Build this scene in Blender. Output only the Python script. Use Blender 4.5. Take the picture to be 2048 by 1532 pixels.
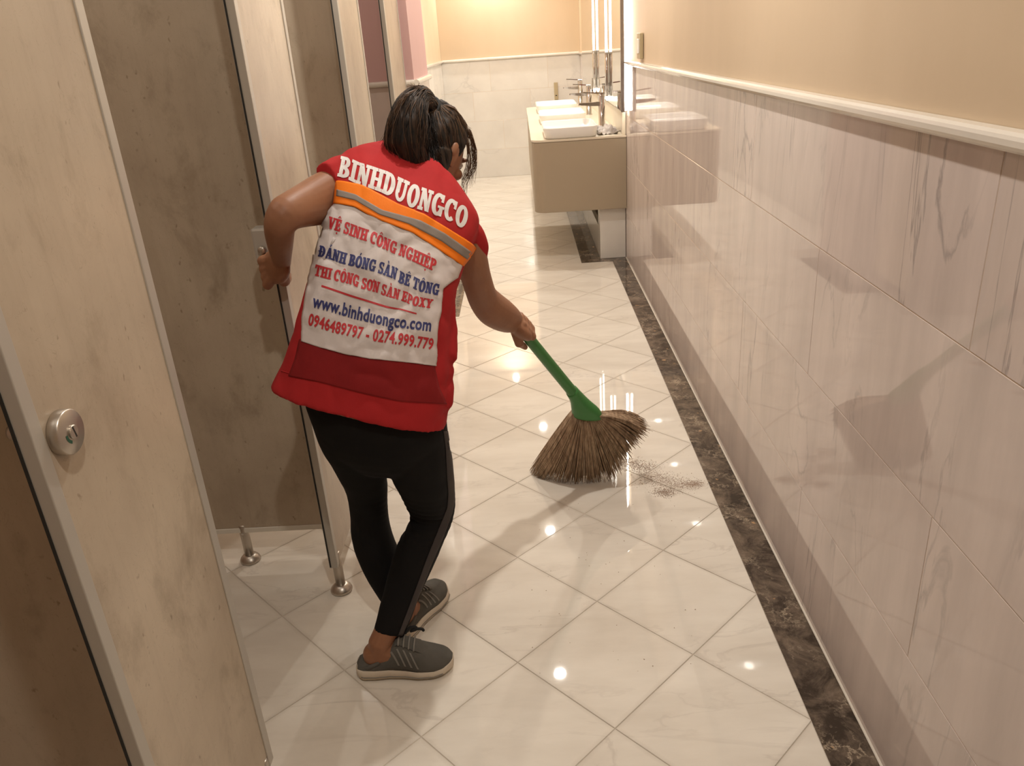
import bpy, bmesh, math, random
import numpy as np
from mathutils import Vector, Matrix, noise
from mathutils.bvhtree import BVHTree

random.seed(7)
SC = bpy.context.scene
COL = SC.collection
for o in list(bpy.data.objects):
    bpy.data.objects.remove(o)

# ------------------------------------------------------------------ camera
F_PX, CX, CY, CAM_H = 1578.0, 1024.0, 766.0, 1.40
_y = np.array([10.0, -686.0, F_PX]); _y /= np.linalg.norm(_y)
_d = np.array([251.0, 3634.0, F_PX]); _d -= (_d @ _y) * _y; _d /= np.linalg.norm(_d)
_x = np.cross(_d, _y)
if _x[0] < 0: _x = -_x
ROT = np.array([_x, _y, -_d])            # camera (right, down, forward) -> world
EYE = np.array([0.0, 0.0, CAM_H])
cam_data = bpy.data.cameras.new('camera')
cam = bpy.data.objects.new('camera', cam_data); COL.objects.link(cam)
cam_data.sensor_fit = 'HORIZONTAL'; cam_data.sensor_width = 36.0
cam_data.lens = F_PX / 2048.0 * 36.0
cam_data.clip_start = 0.05; cam_data.clip_end = 60
M = Matrix.Identity(4)
for i in range(3):
    M[i][0] = ROT[i, 0]; M[i][1] = -ROT[i, 1]; M[i][2] = -ROT[i, 2]; M[i][3] = EYE[i]
cam.matrix_world = M
SC.camera = cam

# ------------------------------------------------------------------ world, exposure
w = bpy.data.worlds.new('world'); SC.world = w; w.use_nodes = True
w.node_tree.nodes['Background'].inputs[0].default_value = (1.0, 0.86, 0.70, 1)
w.node_tree.nodes['Background'].inputs[1].default_value = 0.05
SC.view_settings.view_transform = 'Standard'
SC.view_settings.look = 'None'
SC.view_settings.gamma = 1.0
SC.view_settings.use_curve_mapping = False
SC.view_settings.exposure = -0.04
WARM = (1.0, 0.945, 0.865)
DOWNLIGHT_W = 14.5
CEIL = 2.40

def ray(u, v):
    return ROT @ np.array([u - CX, v - CY, F_PX])
def at(u, v, Y):                       # photo pixel at a known depth along the corridor -> place
    r = ray(u, v); return EYE + r * (Y / r[1])
def atz(u, v, z=0.0):
    r = ray(u, v); return EYE + r * ((z - CAM_H) / r[2])

# ------------------------------------------------------------------ helpers
def link(o): COL.objects.link(o); return o
def empty(name, loc, label=None, cat=None, group=None, kind=None):
    o = bpy.data.objects.new(name, None); link(o); o.location = loc; o.empty_display_size = .05
    tag(o, label, cat, group, kind); return o
def tag(o, label=None, cat=None, group=None, kind=None):
    if label: o['label'] = label
    if cat: o['category'] = cat
    if group: o['group'] = group
    if kind: o['kind'] = kind
    return o
def mkmesh(name, verts, faces, smooth=False):
    me = bpy.data.meshes.new(name)
    me.from_pydata([tuple(map(float, v)) for v in verts], [], [tuple(f) for f in faces])
    if smooth: me.polygons.foreach_set('use_smooth', [True] * len(me.polygons))
    me.update(); return me
def obj(name, me, mat=None, parent=None, loc=(0, 0, 0), rz=0.0):
    o = bpy.data.objects.new(name, me); link(o)
    if mat is not None and len(me.materials) == 0: me.materials.append(mat)
    o.location = loc; o.rotation_euler[2] = rz
    if parent is not None: o.parent = parent
    return o
def bm_mesh(name, bm, smooth=False):
    me = bpy.data.meshes.new(name); bmesh.ops.recalc_face_normals(bm, faces=bm.faces)
    bm.to_mesh(me); bm.free()
    if smooth: me.polygons.foreach_set('use_smooth', [True] * len(me.polygons))
    return me
def box_mesh(name, x0, x1, y0, y1, z0, z1, bev=0.0, seg=2):
    bm = bmesh.new(); bmesh.ops.create_cube(bm, size=1.0)
    for v in bm.verts:
        v.co = Vector(((x0 + x1) / 2 + v.co.x * (x1 - x0), (y0 + y1) / 2 + v.co.y * (y1 - y0), (z0 + z1) / 2 + v.co.z * (z1 - z0)))
    if bev > 0: bmesh.ops.bevel(bm, geom=bm.edges[:], offset=bev, segments=seg, affect='EDGES', profile=.5)
    return bm_mesh(name, bm)
def loft(rings, cap=True):
    n = len(rings[0]); V = [p for r in rings for p in r]; Fc = []
    for i in range(len(rings) - 1):
        for j in range(n):
            k = (j + 1) % n
            Fc.append((i * n + j, i * n + k, (i + 1) * n + k, (i + 1) * n + j))
    if cap:
        Fc.append(tuple(range(n - 1, -1, -1))); b = (len(rings) - 1) * n
        Fc.append(tuple(range(b, b + n)))
    return V, Fc
def nrm(v):
    v = np.array(v, float); l = np.linalg.norm(v); return v / l if l > 1e-9 else v
def tube(pts, radii, n=12, cap=True):
    pts = [np.array(p, float) for p in pts]
    if np.isscalar(radii): radii = [radii] * len(pts)
    t0 = nrm(pts[1] - pts[0]); a = np.cross(t0, [0, 0, 1.0])
    if np.linalg.norm(a) < 1e-3: a = np.cross(t0, [1.0, 0, 0])
    a = nrm(a); rings = []
    for i, p in enumerate(pts):
        t = nrm(pts[min(i + 1, len(pts) - 1)] - pts[max(i - 1, 0)])
        a = nrm(a - (a @ t) * t); b = np.cross(t, a); r = radii[i]
        rings.append([p + r * (a * math.cos(2 * math.pi * k / n) + b * math.sin(2 * math.pi * k / n)) for k in range(n)])
    return loft(rings, cap)
def lathe(profile, n=24, origin=(0, 0, 0), axis='Z'):
    rings = []
    for r, h in profile:
        ring = []
        for k in range(n):
            c, s = r * math.cos(2 * math.pi * k / n), r * math.sin(2 * math.pi * k / n)
            p = (c, s, h) if axis == 'Z' else ((h, c, s) if axis == 'X' else (s, h, c))
            ring.append(np.array(p) + np.array(origin))
        rings.append(ring)
    return loft(rings)
def ellipsoid(c, R3, rad, nu=20, nv=12):
    c = np.array(c, float); R3 = [np.array(q, float) for q in R3]; V = []; Fc = []
    for i in range(nv + 1):
        th = math.pi * i / nv
        for j in range(nu):
            ph = 2 * math.pi * j / nu
            l = (math.sin(th) * math.cos(ph) * rad[0], math.sin(th) * math.sin(ph) * rad[1], math.cos(th) * rad[2])
            V.append(c + R3[0] * l[0] + R3[1] * l[1] + R3[2] * l[2])
    for i in range(nv):
        for j in range(nu):
            k = (j + 1) % nu; Fc.append((i * nu + j, (i + 1) * nu + j, (i + 1) * nu + k, i * nu + k))
    return V, Fc
def merge(parts):
    V = []; Fc = []
    for v, f in parts:
        b = len(V); V += list(v); Fc += [tuple(i + b for i in q) for q in f]
    return V, Fc
def remesh(name, parts, voxel, smooth_it=4, factor=.5):
    V, Fc = merge(parts)
    me = mkmesh(name + '_src', V, Fc)
    bm = bmesh.new(); bm.from_mesh(me); bmesh.ops.remove_doubles(bm, verts=bm.verts, dist=1e-5)
    bmesh.ops.recalc_face_normals(bm, faces=bm.faces); bm.to_mesh(me); bm.free()
    o = bpy.data.objects.new(name + '_tmp', me); link(o)
    m = o.modifiers.new('r', 'REMESH'); m.mode = 'VOXEL'; m.voxel_size = voxel; m.use_smooth_shade = True
    if smooth_it:
        s = o.modifiers.new('s', 'SMOOTH'); s.factor = factor; s.iterations = smooth_it
    dg = bpy.context.evaluated_depsgraph_get()
    out = bpy.data.meshes.new_from_object(o.evaluated_get(dg)); out.name = name
    bpy.data.objects.remove(o); bpy.data.meshes.remove(me)
    out.polygons.foreach_set('use_smooth', [True] * len(out.polygons))
    return out
def displace(me, fn):
    me.update(); n = len(me.vertices)
    co = np.empty(n * 3); me.vertices.foreach_get('co', co); co = co.reshape(-1, 3)
    no = np.empty(n * 3); me.vertices.foreach_get('normal', no); no = no.reshape(-1, 3)
    d = np.array([fn(co[i], no[i]) for i in range(n)])
    co = co + no * d[:, None]; me.vertices.foreach_set('co', co.ravel()); me.update()
def bvh_of(me):
    return BVHTree.FromPolygons([v.co[:] for v in me.vertices], [tuple(p.vertices) for p in me.polygons])

# ------------------------------------------------------------------ materials
def principled(name, col, rough=.5, metal=0.0, spec=.5, **kw):
    m = bpy.data.materials.new(name); m.use_nodes = True
    b = m.node_tree.nodes['Principled BSDF']
    b.inputs['Base Color'].default_value = (*col, 1); b.inputs['Roughness'].default_value = rough
    b.inputs['Metallic'].default_value = metal; b.inputs['Specular IOR Level'].default_value = spec
    for k, v in kw.items():
        b.inputs[k.replace('_', ' ')].default_value = v
    return m
class G:                                # tiny node-graph helper
    def __init__(s, m): s.t = m.node_tree; s.b = s.t.nodes['Principled BSDF']
    def n(s, kind, **ins):
        nd = s.t.nodes.new(kind)
        for k, v in ins.items():
            if k.startswith('_'): setattr(nd, k[1:], v)
        for k, v in ins.items():
            if k.startswith('_'): continue
            key = int(k[1:]) if k[0] == 'i' and k[1:].isdigit() else k
            if isinstance(v, tuple) and len(v) == 2 and hasattr(v[0], 'outputs'): s.t.links.new(v[0].outputs[v[1]], nd.inputs[key])
            elif hasattr(v, 'outputs'): s.t.links.new(v.outputs[0], nd.inputs[key])
            else: nd.inputs[key].default_value = v
        return nd
    def coords(s, scale=(1, 1, 1), rnd=True, rot=(0, 0, 0)):
        tc = s.n('ShaderNodeTexCoord'); src = (tc, 'Object')
        if rnd:
            oi = s.n('ShaderNodeObjectInfo')
            ml = s.n('ShaderNodeVectorMath', _operation='SCALE', i0=(11.3, 7.7, 5.1)); s.t.links.new(oi.outputs['Random'], ml.inputs['Scale'])
            ad = s.n('ShaderNodeVectorMath', _operation='ADD', i0=src, i1=ml); src = ad
        return s.n('ShaderNodeMapping', Vector=src, Scale=scale, Rotation=rot)
    def ramp(s, fac, stops, interp='LINEAR'):
        r = s.n('ShaderNodeValToRGB', Fac=fac); e = r.color_ramp.elements; r.color_ramp.interpolation = interp
        while len(e) < len(stops): e.new(0.5)
        for i, (p, c) in enumerate(stops):
            e[i].position = p; e[i].color = (*c, 1) if not np.isscalar(c) else (c, c, c, 1)
        return r
    def mix(s, fac, a, b, mode='MIX'):
        m = s.n('ShaderNodeMix', _data_type='RGBA', _blend_type=mode)
        for key, v in ((0, fac), (6, a), (7, b)):
            if hasattr(v, 'outputs'): s.t.links.new(v.outputs[0], m.inputs[key])
            elif isinstance(v, tuple) and hasattr(v[0], 'outputs'): s.t.links.new(v[0].outputs[v[1]], m.inputs[key])
            elif np.isscalar(v): m.inputs[key].default_value = v
            else: m.inputs[key].default_value = (*v, 1)
        m_out = m
        class O: pass
        return (m_out, 2)
    def noise(s, vec, scale, detail=4, rough=.55, dist=0.0):
        return s.n('ShaderNodeTexNoise', Vector=vec, Scale=scale, Detail=detail, Roughness=rough, Distortion=dist)
    def color(s, c): s.t.links.new(c[0].outputs[c[1]] if isinstance(c, tuple) else c.outputs[0], s.b.inputs['Base Color'])
    def bump(s, h, strength=.2, dist=.002):
        bp = s.n('ShaderNodeBump', Strength=strength, Distance=dist, Height=h); s.t.links.new(bp.outputs[0], s.b.inputs['Normal'])

def marble(name, base, cloud, vein, cscale, streak=(1, 1, 1), rough=.07, vscale=2.2, vamount=.5, rot=(0, 0, 0), rnd=True):
    m = principled(name, base, rough); g = G(m)
    v = g.coords(streak, rnd, rot)
    n1 = g.noise(v, cscale, 6, .6)
    c = g.mix(g.ramp(n1, [(.35, 0.0), (.68, 1.0)]), base, cloud)
    n2 = g.noise(v, vscale, 8, .55, .9)
    va = g.ramp(n2, [(.485, 0.0), (.5, vamount), (.515, 0.0)])
    n3 = g.noise(v, vscale * .55, 3, .5)
    gate = g.ramp(n3, [(.48, 0.0), (.62, 1.0)])
    k = g.mix(1.0, va, gate, 'MULTIPLY')
    c = g.mix((k[0], 2), c, vein); g.color(c)
    return m

MAT = {}
MAT['floor_tile'] = marble('floor_marble', (.80, .745, .655), (.69, .63, .545), (.52, .46, .40), 2.2, (1.0, 3.4, 1), .022, 1.7, .40, (0, 0, .5))
def joint_stain(m, half):                # grime gathered along the joints of each square
    g = G(m); tc = g.n('ShaderNodeTexCoord'); ab = g.n('ShaderNodeVectorMath', _operation='ABSOLUTE', i0=(tc, 'Object')); sp = g.n('ShaderNodeSeparateXYZ', Vector=ab)
    ad = g.n('ShaderNodeMath', _operation='ADD', i0=(sp, 'X'), i1=(sp, 'Y')); nz = g.noise((tc, 'Object'), 22, 4)
    ad2 = g.n('ShaderNodeMath', _operation='MULTIPLY_ADD', i0=nz, i1=.009, i2=ad)
    mr = g.n('ShaderNodeMapRange', _clamp=True, i0=ad2, i1=half - .012, i2=half + .006, i3=0.0, i4=.22)
    old = g.b.inputs['Base Color'].links[0].from_socket; mx = g.n('ShaderNodeMix', _data_type='RGBA'); g.t.links.new(mr.outputs[0], mx.inputs[0]); g.t.links.new(old, mx.inputs[6]); mx.inputs[7].default_value = (.34, .28, .22, 1)
    g.t.links.new(mx.outputs[2], g.b.inputs['Base Color'])
joint_stain(MAT['floor_tile'], .2145)
MAT['wall_tile'] = marble('wall_marble', (.71, .61, .56), (.59, .505, .465), (.27, .235, .225), 2.6, (1, 3.4, .6), .035, 1.5, .65, (.30, 0, 0))
MAT['back_tile'] = marble('back_wall_marble', (.78, .745, .68), (.70, .66, .60), (.45, .43, .40), 2.5, (1, 1, 1), .10, 1.6, .55, (0, .7, 0))
MAT['rail'] = marble('rail_marble', (.80, .75, .67), (.73, .68, .60), (.5, .46, .42), 4.0, (1, .5, 1), .10, 3.0, .3, rnd=False)
def emperador():
    m = principled('dark_border_marble', (.05, .035, .025), .05); g = G(m); v = g.coords((1, 1, 1), True)
    nz = g.noise(v, 12, 6, .7)
    wv = g.n('ShaderNodeVectorMath', _operation='MULTIPLY_ADD', i0=(nz, 'Color'), i1=(.17, .17, .17), i2=v)
    vo = g.n('ShaderNodeTexVoronoi', _feature='DISTANCE_TO_EDGE', Vector=wv, Scale=17.0)
    edge = g.ramp((vo, 'Distance'), [(0.0, 1.0), (.035, .25), (.09, 0.0)])
    gate = g.ramp(g.noise(v, 7, 5, .65), [(.46, 0.0), (.63, 1.0)])
    k = g.mix(1.0, edge, gate, 'MULTIPLY')
    cl = g.mix(g.ramp(g.noise(v, 10, 8, .75, .6), [(.40, 0.0), (.66, 1.0)]), (.038, .027, .020), (.20, .15, .11))
    c = g.mix((k[0], 2), cl, (.46, .37, .27))
    sp = g.ramp(g.noise(v, 23, 2, .5), [(.70, 0.0), (.74, 1.0)])
    c = g.mix(sp, c, (.50, .30, .15)); g.color(c); return m
MAT['border'] = emperador()
MAT['grout'] = principled('grout', (.56, .49, .41), .8)
MAT['wall_joint'] = principled('wall_joint', (.70, .64, .55), .7)
def laminate(name, a, b, dark):
    m = principled(name, a, .34, spec=.4); g = G(m); v = g.coords((1, 1, .62), True)
    n1 = g.noise(v, 2.2, 8, .62, .4); c = g.mix(g.ramp(n1, [(.36, 0.0), (.66, 1.0)]), a, b)
    n2 = g.noise(v, 9, 7, .68, .3); c = g.mix(g.ramp(n2, [(.52, 0.0), (.76, .62)]), c, dark)
    n3 = g.noise(v, 75, 2, .5); c = g.mix(g.ramp(n3, [(.70, 0.0), (.78, .65)]), c, dark)
    n5 = g.noise(v, 24, 3, .6, 2.0); c = g.mix(g.ramp(n5, [(.495, 0.0), (.5, .30), (.505, 0.0)]), c, dark)
    v2 = g.coords((30, 30, 1.2), True); n4 = g.noise(v2, 2.0, 4, .6)
    c = g.mix(g.ramp(n4, [(.50, 0.0), (.80, .14)]), c, dark); g.color(c); return m
MAT['panel'] = laminate('cubicle_laminate', (.57, .475, .36), (.405, .325, .24), (.22, .16, .10))
MAT['alu'] = principled('aluminium', (.50, .465, .41), .45, .35)
MAT['steel'] = principled('brushed_steel', (.52, .47, .41), .36, .9)
MAT['chrome'] = principled('chrome', (.58, .56, .54), .10, 1.0)
MAT['pale'] = principled('pale_channel', (.72, .67, .58), .4)
MAT['black_gap'] = principled('black_gap', (.015, .015, .013), .6)
MAT['green_ind'] = principled('indicator_green', (.02, .10, .06), .4)
def paint(name, col, col2):
    m = principled(name, col, .55, spec=.25); g = G(m); v = g.coords((1, 1, .35), False)
    g.color(g.mix(g.ramp(g.noise(v, 3.0, 6, .6), [(.35, 0.0), (.7, 1.0)]), col, col2))
    g.bump(g.noise(v, 60, 3), .08, .001); return m
MAT['cream'] = paint('cream_paint', (.68, .535, .375), (.64, .50, .345))
MAT['pink'] = paint('pink_paint', (.60, .38, .36), (.57, .36, .34))
MAT['ceil'] = paint('ceiling_paint', (.80, .74, .66), (.78, .72, .64))
MAT['pale_pink'] = paint('pale_pink_paint', (.74, .56, .46), (.72, .54, .44))
MAT['lacquer'] = principled('vanity_lacquer', (.37, .30, .21), .45)
MAT['counter'] = principled('counter_stone', (.70, .62, .49), .22)
MAT['ceramic'] = principled('white_ceramic', (.86, .84, .80), .08)
MAT['mirror'] = principled('mirror_glass', (.86, .86, .84), .02, 1.0)
MAT['frame'] = principled('mirror_frame', (.22, .19, .17), .35, .7)
MAT['tan'] = principled('tan_plate', (.46, .37, .22), .5)
def emit(name, col, s):
    m = bpy.data.materials.new(name); m.use_nodes = True; t = m.node_tree; t.nodes.clear()
    e = t.nodes.new('ShaderNodeEmission'); e.inputs[0].default_value = (*col, 1); e.inputs[1].default_value = s
    o = t.nodes.new('ShaderNodeOutputMaterial'); t.links.new(e.outputs[0], o.inputs[0]); return m
MAT['lamp'] = emit('downlight_glow', (1.0, .90, .74), 60.0)
MAT['tube'] = emit('tube_glow', (1.0, .93, .82), 9.0)
MAT['led'] = emit('led_glow', (1.0, .93, .82), 75.0)
def fabric(name, col, col2, rough=.8, wscale=420, bs=.25, sheen=0.0):
    m = principled(name, col, rough, spec=.2); g = G(m); v = g.coords((1, 1, 1), False)
    g.color(g.mix(g.ramp(g.noise(v, 9, 4, .6), [(.35, 0.0), (.7, 1.0)]), col, col2))
    g.bump(g.noise(v, wscale, 2), bs, .001); g.b.inputs['Sheen Weight'].default_value = sheen; return m
MAT['red'] = fabric('red_cotton', (.43, .022, .024), (.36, .018, .020))
MAT['darkred'] = fabric('dark_red_pocket', (.25, .014, .015), (.21, .012, .013))
MAT['orange'] = fabric('orange_tape', (.92, .22, .012), (.88, .20, .012), .6)
MAT['grey_tape'] = fabric('grey_tape', (.27, .23, .20), (.24, .20, .175), .5)
MAT['satin'] = fabric('white_satin', (.66, .595, .57), (.61, .545, .525), .38, 300, .1)
MAT['print_white'] = principled('print_white', (.70, .665, .64), .6)
MAT['print_red'] = principled('print_red', (.50, .022, .030), .6)
MAT['print_blue'] = principled('print_blue', (.030, .035, .145), .6)
MAT['black_cloth'] = fabric('black_leggings', (.0075, .0065, .006), (.0055, .005, .005), .85, 500, .15)
MAT['stripe'] = fabric('grey_side_stripe', (.065, .055, .052), (.05, .042, .04), .8)
def skinmat():
    m = principled('skin', (.40, .19, .10), .48, spec=.35); g = G(m); v = g.coords((1, 1, 1), False)
    g.color(g.mix(g.ramp(g.noise(v, 14, 5, .6), [(.35, 0.0), (.7, 1.0)]), (.315, .148, .080), (.270, .122, .066)))
    g.bump(g.noise(v, 160, 3), .12, .001)
    g.b.inputs['Subsurface Weight'].default_value = .06; g.b.inputs['Subsurface Radius'].default_value = (.012, .005, .003)
    return m
MAT['skin'] = skinmat()
def hairmat():
    m = principled('hair', (.018, .012, .009), .55, spec=.3); g = G(m); v = g.coords((60, 60, 12), False)
    n = g.noise(v, 1.6, 4, .6)
    g.color(g.mix(g.ramp(n, [(.42, 0.0), (.72, 1.0)]), (.010, .0075, .006), (.055, .028, .014)))
    g.bump(n, .5, .003); return m
MAT['hair'] = hairmat()
MAT['hair_tip'] = principled('hair_brown', (.13, .068, .033), .5)
MAT['shoe'] = fabric('grey_mesh_shoe', (.125, .117, .102), (.085, .079, .068), .85, 700, .4)
MAT['shoe_stripe'] = principled('shoe_stripe', (.21, .195, .17), .7)
MAT['sole'] = fabric('worn_sole', (.66, .575, .46), (.54, .45, .35), .75, 200, .3)
MAT['lace'] = principled('black_lace', (.01, .01, .01), .8)
MAT['green'] = principled('green_plastic', (.045, .205, .045), .38)
def straw():
    m = principled('broom_straw', (.23, .135, .07), .75); g = G(m)
    v = g.coords((1, 1, .25), False); n = g.noise(v, 90, 3, .6)
    g.color(g.mix(g.ramp(n, [(.35, 0.0), (.72, 1.0)]), (.27, .17, .10), (.60, .43, .28))); return m
MAT['straw'] = straw()
MAT['dust'] = principled('dust', (.42, .31, .235), .95)
MAT['rag'] = fabric('rag', (.60, .55, .50), (.20, .17, .16), .9, 200, .4)
MAT['eye'] = principled('eye_white', (.75, .72, .68), .2)

# ------------------------------------------------------------------ room shell
XW = .660; XF = -.584; YB = 9.10; XB = -1.75; YN = -1.6
XL = -.820; BX = -.535; BY0, BY1 = 4.30, 4.98        # pink stub wall after the cubicles
BORD = .558; RAILZ = 1.222

floor = obj('floor', box_mesh('floor', XB - .1, XW + .1, YN - .1, YB + .1, -.06, -.0016), MAT['grout'])
tag(floor, 'polished white marble floor laid in diagonal squares with dark border', None, kind='structure')
# diagonal marble tiles, each its own piece, clipped to the field inside the dark border
def clip(poly, a, b, c):                # keep a*x+b*y<=c
    out = []
    for i in range(len(poly)):
        p, q = poly[i], poly[(i + 1) % len(poly)]
        dp, dq = a * p[0] + b * p[1] - c, a * q[0] + b * q[1] - c
        if dp <= 0: out.append(p)
        if (dp < 0 < dq) or (dq < 0 < dp):
            t = dp / (dp - dq); out.append((p[0] + t * (q[0] - p[0]), p[1] + t * (q[1] - p[1])))
    return out
def area(poly):
    return abs(sum(poly[i][0] * poly[(i + 1) % len(poly)][1] - poly[(i + 1) % len(poly)][0] * poly[i][1] for i in range(len(poly)))) / 2
def slab_mesh(name, poly, t=.010, bev=.0008):
    bm = bmesh.new(); vs = [bm.verts.new((x, y, 0)) for x, y in poly]
    f = bm.faces.new(vs); r = bmesh.ops.extrude_face_region(bm, geom=[f])
    for v in [g for g in r['geom'] if isinstance(g, bmesh.types.BMVert)]: v.co.z -= t
    bmesh.ops.recalc_face_normals(bm, faces=bm.faces)
    top = [e for e in bm.edges if all(abs(v.co.z) < 1e-6 for v in e.verts)]
    bmesh.ops.bevel(bm, geom=top, offset=bev, segments=1, affect='EDGES')
    return bm_mesh(name, bm)
HD = .2145; OX, OY = .131, 1.933; GAP = .0014
full = [(0, -HD + GAP), (HD - GAP, 0), (0, HD - GAP), (-HD + GAP, 0)]
full_me = slab_mesh('tile', full); full_me.materials.append(MAT['floor_tile'])
ntile = 0; rest = []
def fields():
    # (x0,x1,y0,y1) of the marble field
    yield (XB, BORD, YN, 4.206); yield (-.41, BORD, 4.206, 5.19); yield (XL, .349, 5.19, YB - .0)
for i in range(-11, 6):
    for j in range(-18, 36):
        if (i + j) % 2: continue
        cx, cy = OX + HD * i, OY + HD * j
        for (x0, x1, y0, y1) in fields():
            p = [(cx + q[0], cy + q[1]) for q in full]
            inside = all(x0 + .001 <= q[0] <= x1 - .001 and y0 + .0005 <= q[1] <= y1 - .0005 for q in p)
            for a, b, c in ((1, 0, x1 - .0006), (-1, 0, -x0 - .0006), (0, 1, y1), (0, -1, -y0)):
                p = clip(p, a, b, c)
                if len(p) < 3: break
            if len(p) < 3 or area(p) < .0012: continue
            visible = (cy > .95 and cx > -1.45) and not (cx < -.75 and cy > 3.2)
            if visible and ntile < 298:
                ntile += 1
                if inside: t = obj('tile', full_me, None, floor, (cx, cy, 0))
                else: t = obj('tile', slab_mesh('tile', [(x - cx, y - cy) for x, y in p]), MAT['floor_tile'], floor, (cx, cy, 0))
                t.location.z = random.uniform(-.0003, .0003)
            else: rest.append(p)
parts = []
for p in rest:
    n = len(p); parts.append(([(x, y, 0) for x, y in p] + [(x, y, -.01) for x, y in p], [tuple(range(n)), tuple(range(2 * n - 1, n - 1, -1))] + [(k, n + k, n + (k + 1) % n, (k + 1) % n) for k in range(n)]))
V, Fc = merge(parts); tag(obj('tile_rest', mkmesh('tile_rest', V, Fc), MAT['floor_tile'], floor), kind='stuff')
# dark border slabs
def border(x0, x1, y0, y1):
    cx, cy = (x0 + x1) / 2, (y0 + y1) / 2
    obj('border_slab', slab_mesh('border_slab', [(x0 - cx, y0 - cy), (x1 - cx, y0 - cy), (x1 - cx, y1 - cy), (x0 - cx, y1 - cy)]), MAT['border'], floor, (cx, cy, 0))
ys = [YN, -.62, .38, 1.10, 2.08, 3.06, 4.04, 4.97, 5.19]
for a, b in zip(ys, ys[1:]): border(BORD + .0008, XW, a, b - .0012)
border(.350, XW, 5.191, 5.275)
for a, b in zip([5.276, 6.2, 7.2, 8.2], [6.199, 7.199, 8.199, YB]): border(.350, .486, a, b)
border(BX, -.411, 4.206, BY1); border(-.75, BX - .001, 4.206, BY0)

def tiled_wall(name, label, axis, pos, s0, s1, rows, length, offs, back_t, mat, out, paint_mat, top=CEIL, th=.012):
    """marble dado of separate slabs, joints recessed, with painted wall above. axis 'X': wall plane x=pos running along y."""
    if axis == 'X': me = box_mesh(name, min(pos - out * -.0, pos - out * (th + back_t)), max(pos - out * .0, pos - out * (th + back_t)), s0, s1, 0, top) if False else box_mesh(name, *sorted((pos - out * (.0007), pos - out * (.0007 + back_t))), s0, s1, 0, top)
    else: me = box_mesh(name, s0, s1, *sorted((pos - out * .0007, pos - out * (.0007 + back_t))), 0, top)
    wl = obj(name, me, paint_mat); tag(wl, label, kind='structure')
    g = .0009
    for ri, (z0, z1) in enumerate(rows):
        y = s0 + (offs[ri % len(offs)] % length) - length
        while y < s1:
            a, b = max(y, s0) + g, min(y + length, s1) - g
            if b - a > .02:
                d = random.uniform(-.0002, .0002)
                if axis == 'X':
                    xs = sorted((pos + out * (.0004 + d) - pos, -out * th))
                    m2 = box_mesh('wall_tile', xs[0], xs[1], a - (a + b) / 2, (b - a) / 2, z0 + g - (z0 + z1) / 2, (z1 - z0) / 2 - g, .0006, 1)
                    obj('wall_tile', m2, mat, wl, (pos, (a + b) / 2, (z0 + z1) / 2))
                else:
                    xs = sorted((out * (.0004 + d), -out * th))
                    m2 = box_mesh('wall_tile', a - (a + b) / 2, (b - a) / 2, xs[0], xs[1], z0 + g - (z0 + z1) / 2, (z1 - z0) / 2 - g, .0006, 1)
                    obj('wall_tile', m2, mat, wl, ((a + b) / 2, pos, (z0 + z1) / 2))
            y += length
    return wl
ROWS = [(.0, .306), (.306, .612), (.612, .9235), (.9235, RAILZ)]
LT = 1.22
wall_right = tiled_wall('wall_right', 'long wall of pinkish marble slabs below cream paint', 'X', XW, YN, YB, ROWS, LT,
                        [(.52 - YN) % LT, (1.145 - YN) % LT, (.55 - YN) % LT, (1.124 - YN) % LT], .1, MAT['wall_tile'], -1, MAT['cream'])
wall_back = tiled_wall('wall_back', 'far end wall of white marble slabs below cream paint', 'Y', YB, XL, XW, [(0, .303), (.303, .606), (.606, .909), (.909, RAILZ)], .62,
                       [.31, .0, .31, .93 - XL + .0], .1, MAT['back_tile'], -1, MAT['cream'])
wall_left = tiled_wall('wall_left', 'left wall beyond the cubicles, marble below cream paint', 'X', XL, BY1, YB, [(0, .303), (.303, .606), (.606, .909), (.909, RAILZ)], .62,
                       [.31, .0], .1, MAT['back_tile'], 1, MAT['cream'])
# stub wall closing the cubicle row
me = box_mesh('wall_stub', XB, BX, BY0, BY1, 0, CEIL)
wall_stub = tag(obj('wall_stub', me, MAT['pink']), 'pink painted stub wall closing the row of cubicles', kind='structure')
for z0, z1 in ROWS:
    obj('wall_tile', box_mesh('wall_tile', XB, BX + .004, BY0 - .004, BY0 + .01, z0 + .001, z1 - .001, .0006, 1), MAT['wall_tile'], wall_stub)
    obj('wall_tile', box_mesh('wall_tile', BX - .01, BX + .004, BY0 + .011, BY1, z0 + .001, z1 - .001, .0006, 1), MAT['wall_tile'], wall_stub)
tag(obj('wall_cubicles', box_mesh('wall_cubicles', XB - .1, XB, YN, BY0, 0, CEIL), MAT['pale_pink']), 'wall at the back of the cubicles', kind='structure')
tag(obj('wall_front', box_mesh('wall_front', XB - .1, XW + .1, YN - .1, YN, 0, CEIL), MAT['cream']), 'wall behind the viewer', kind='structure')
tag(obj('ceiling', box_mesh('ceiling', XB - .1, XW + .1, YN - .1, YB + .1, CEIL, CEIL + .08), MAT['ceil']), 'plain pale ceiling', kind='structure')

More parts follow.
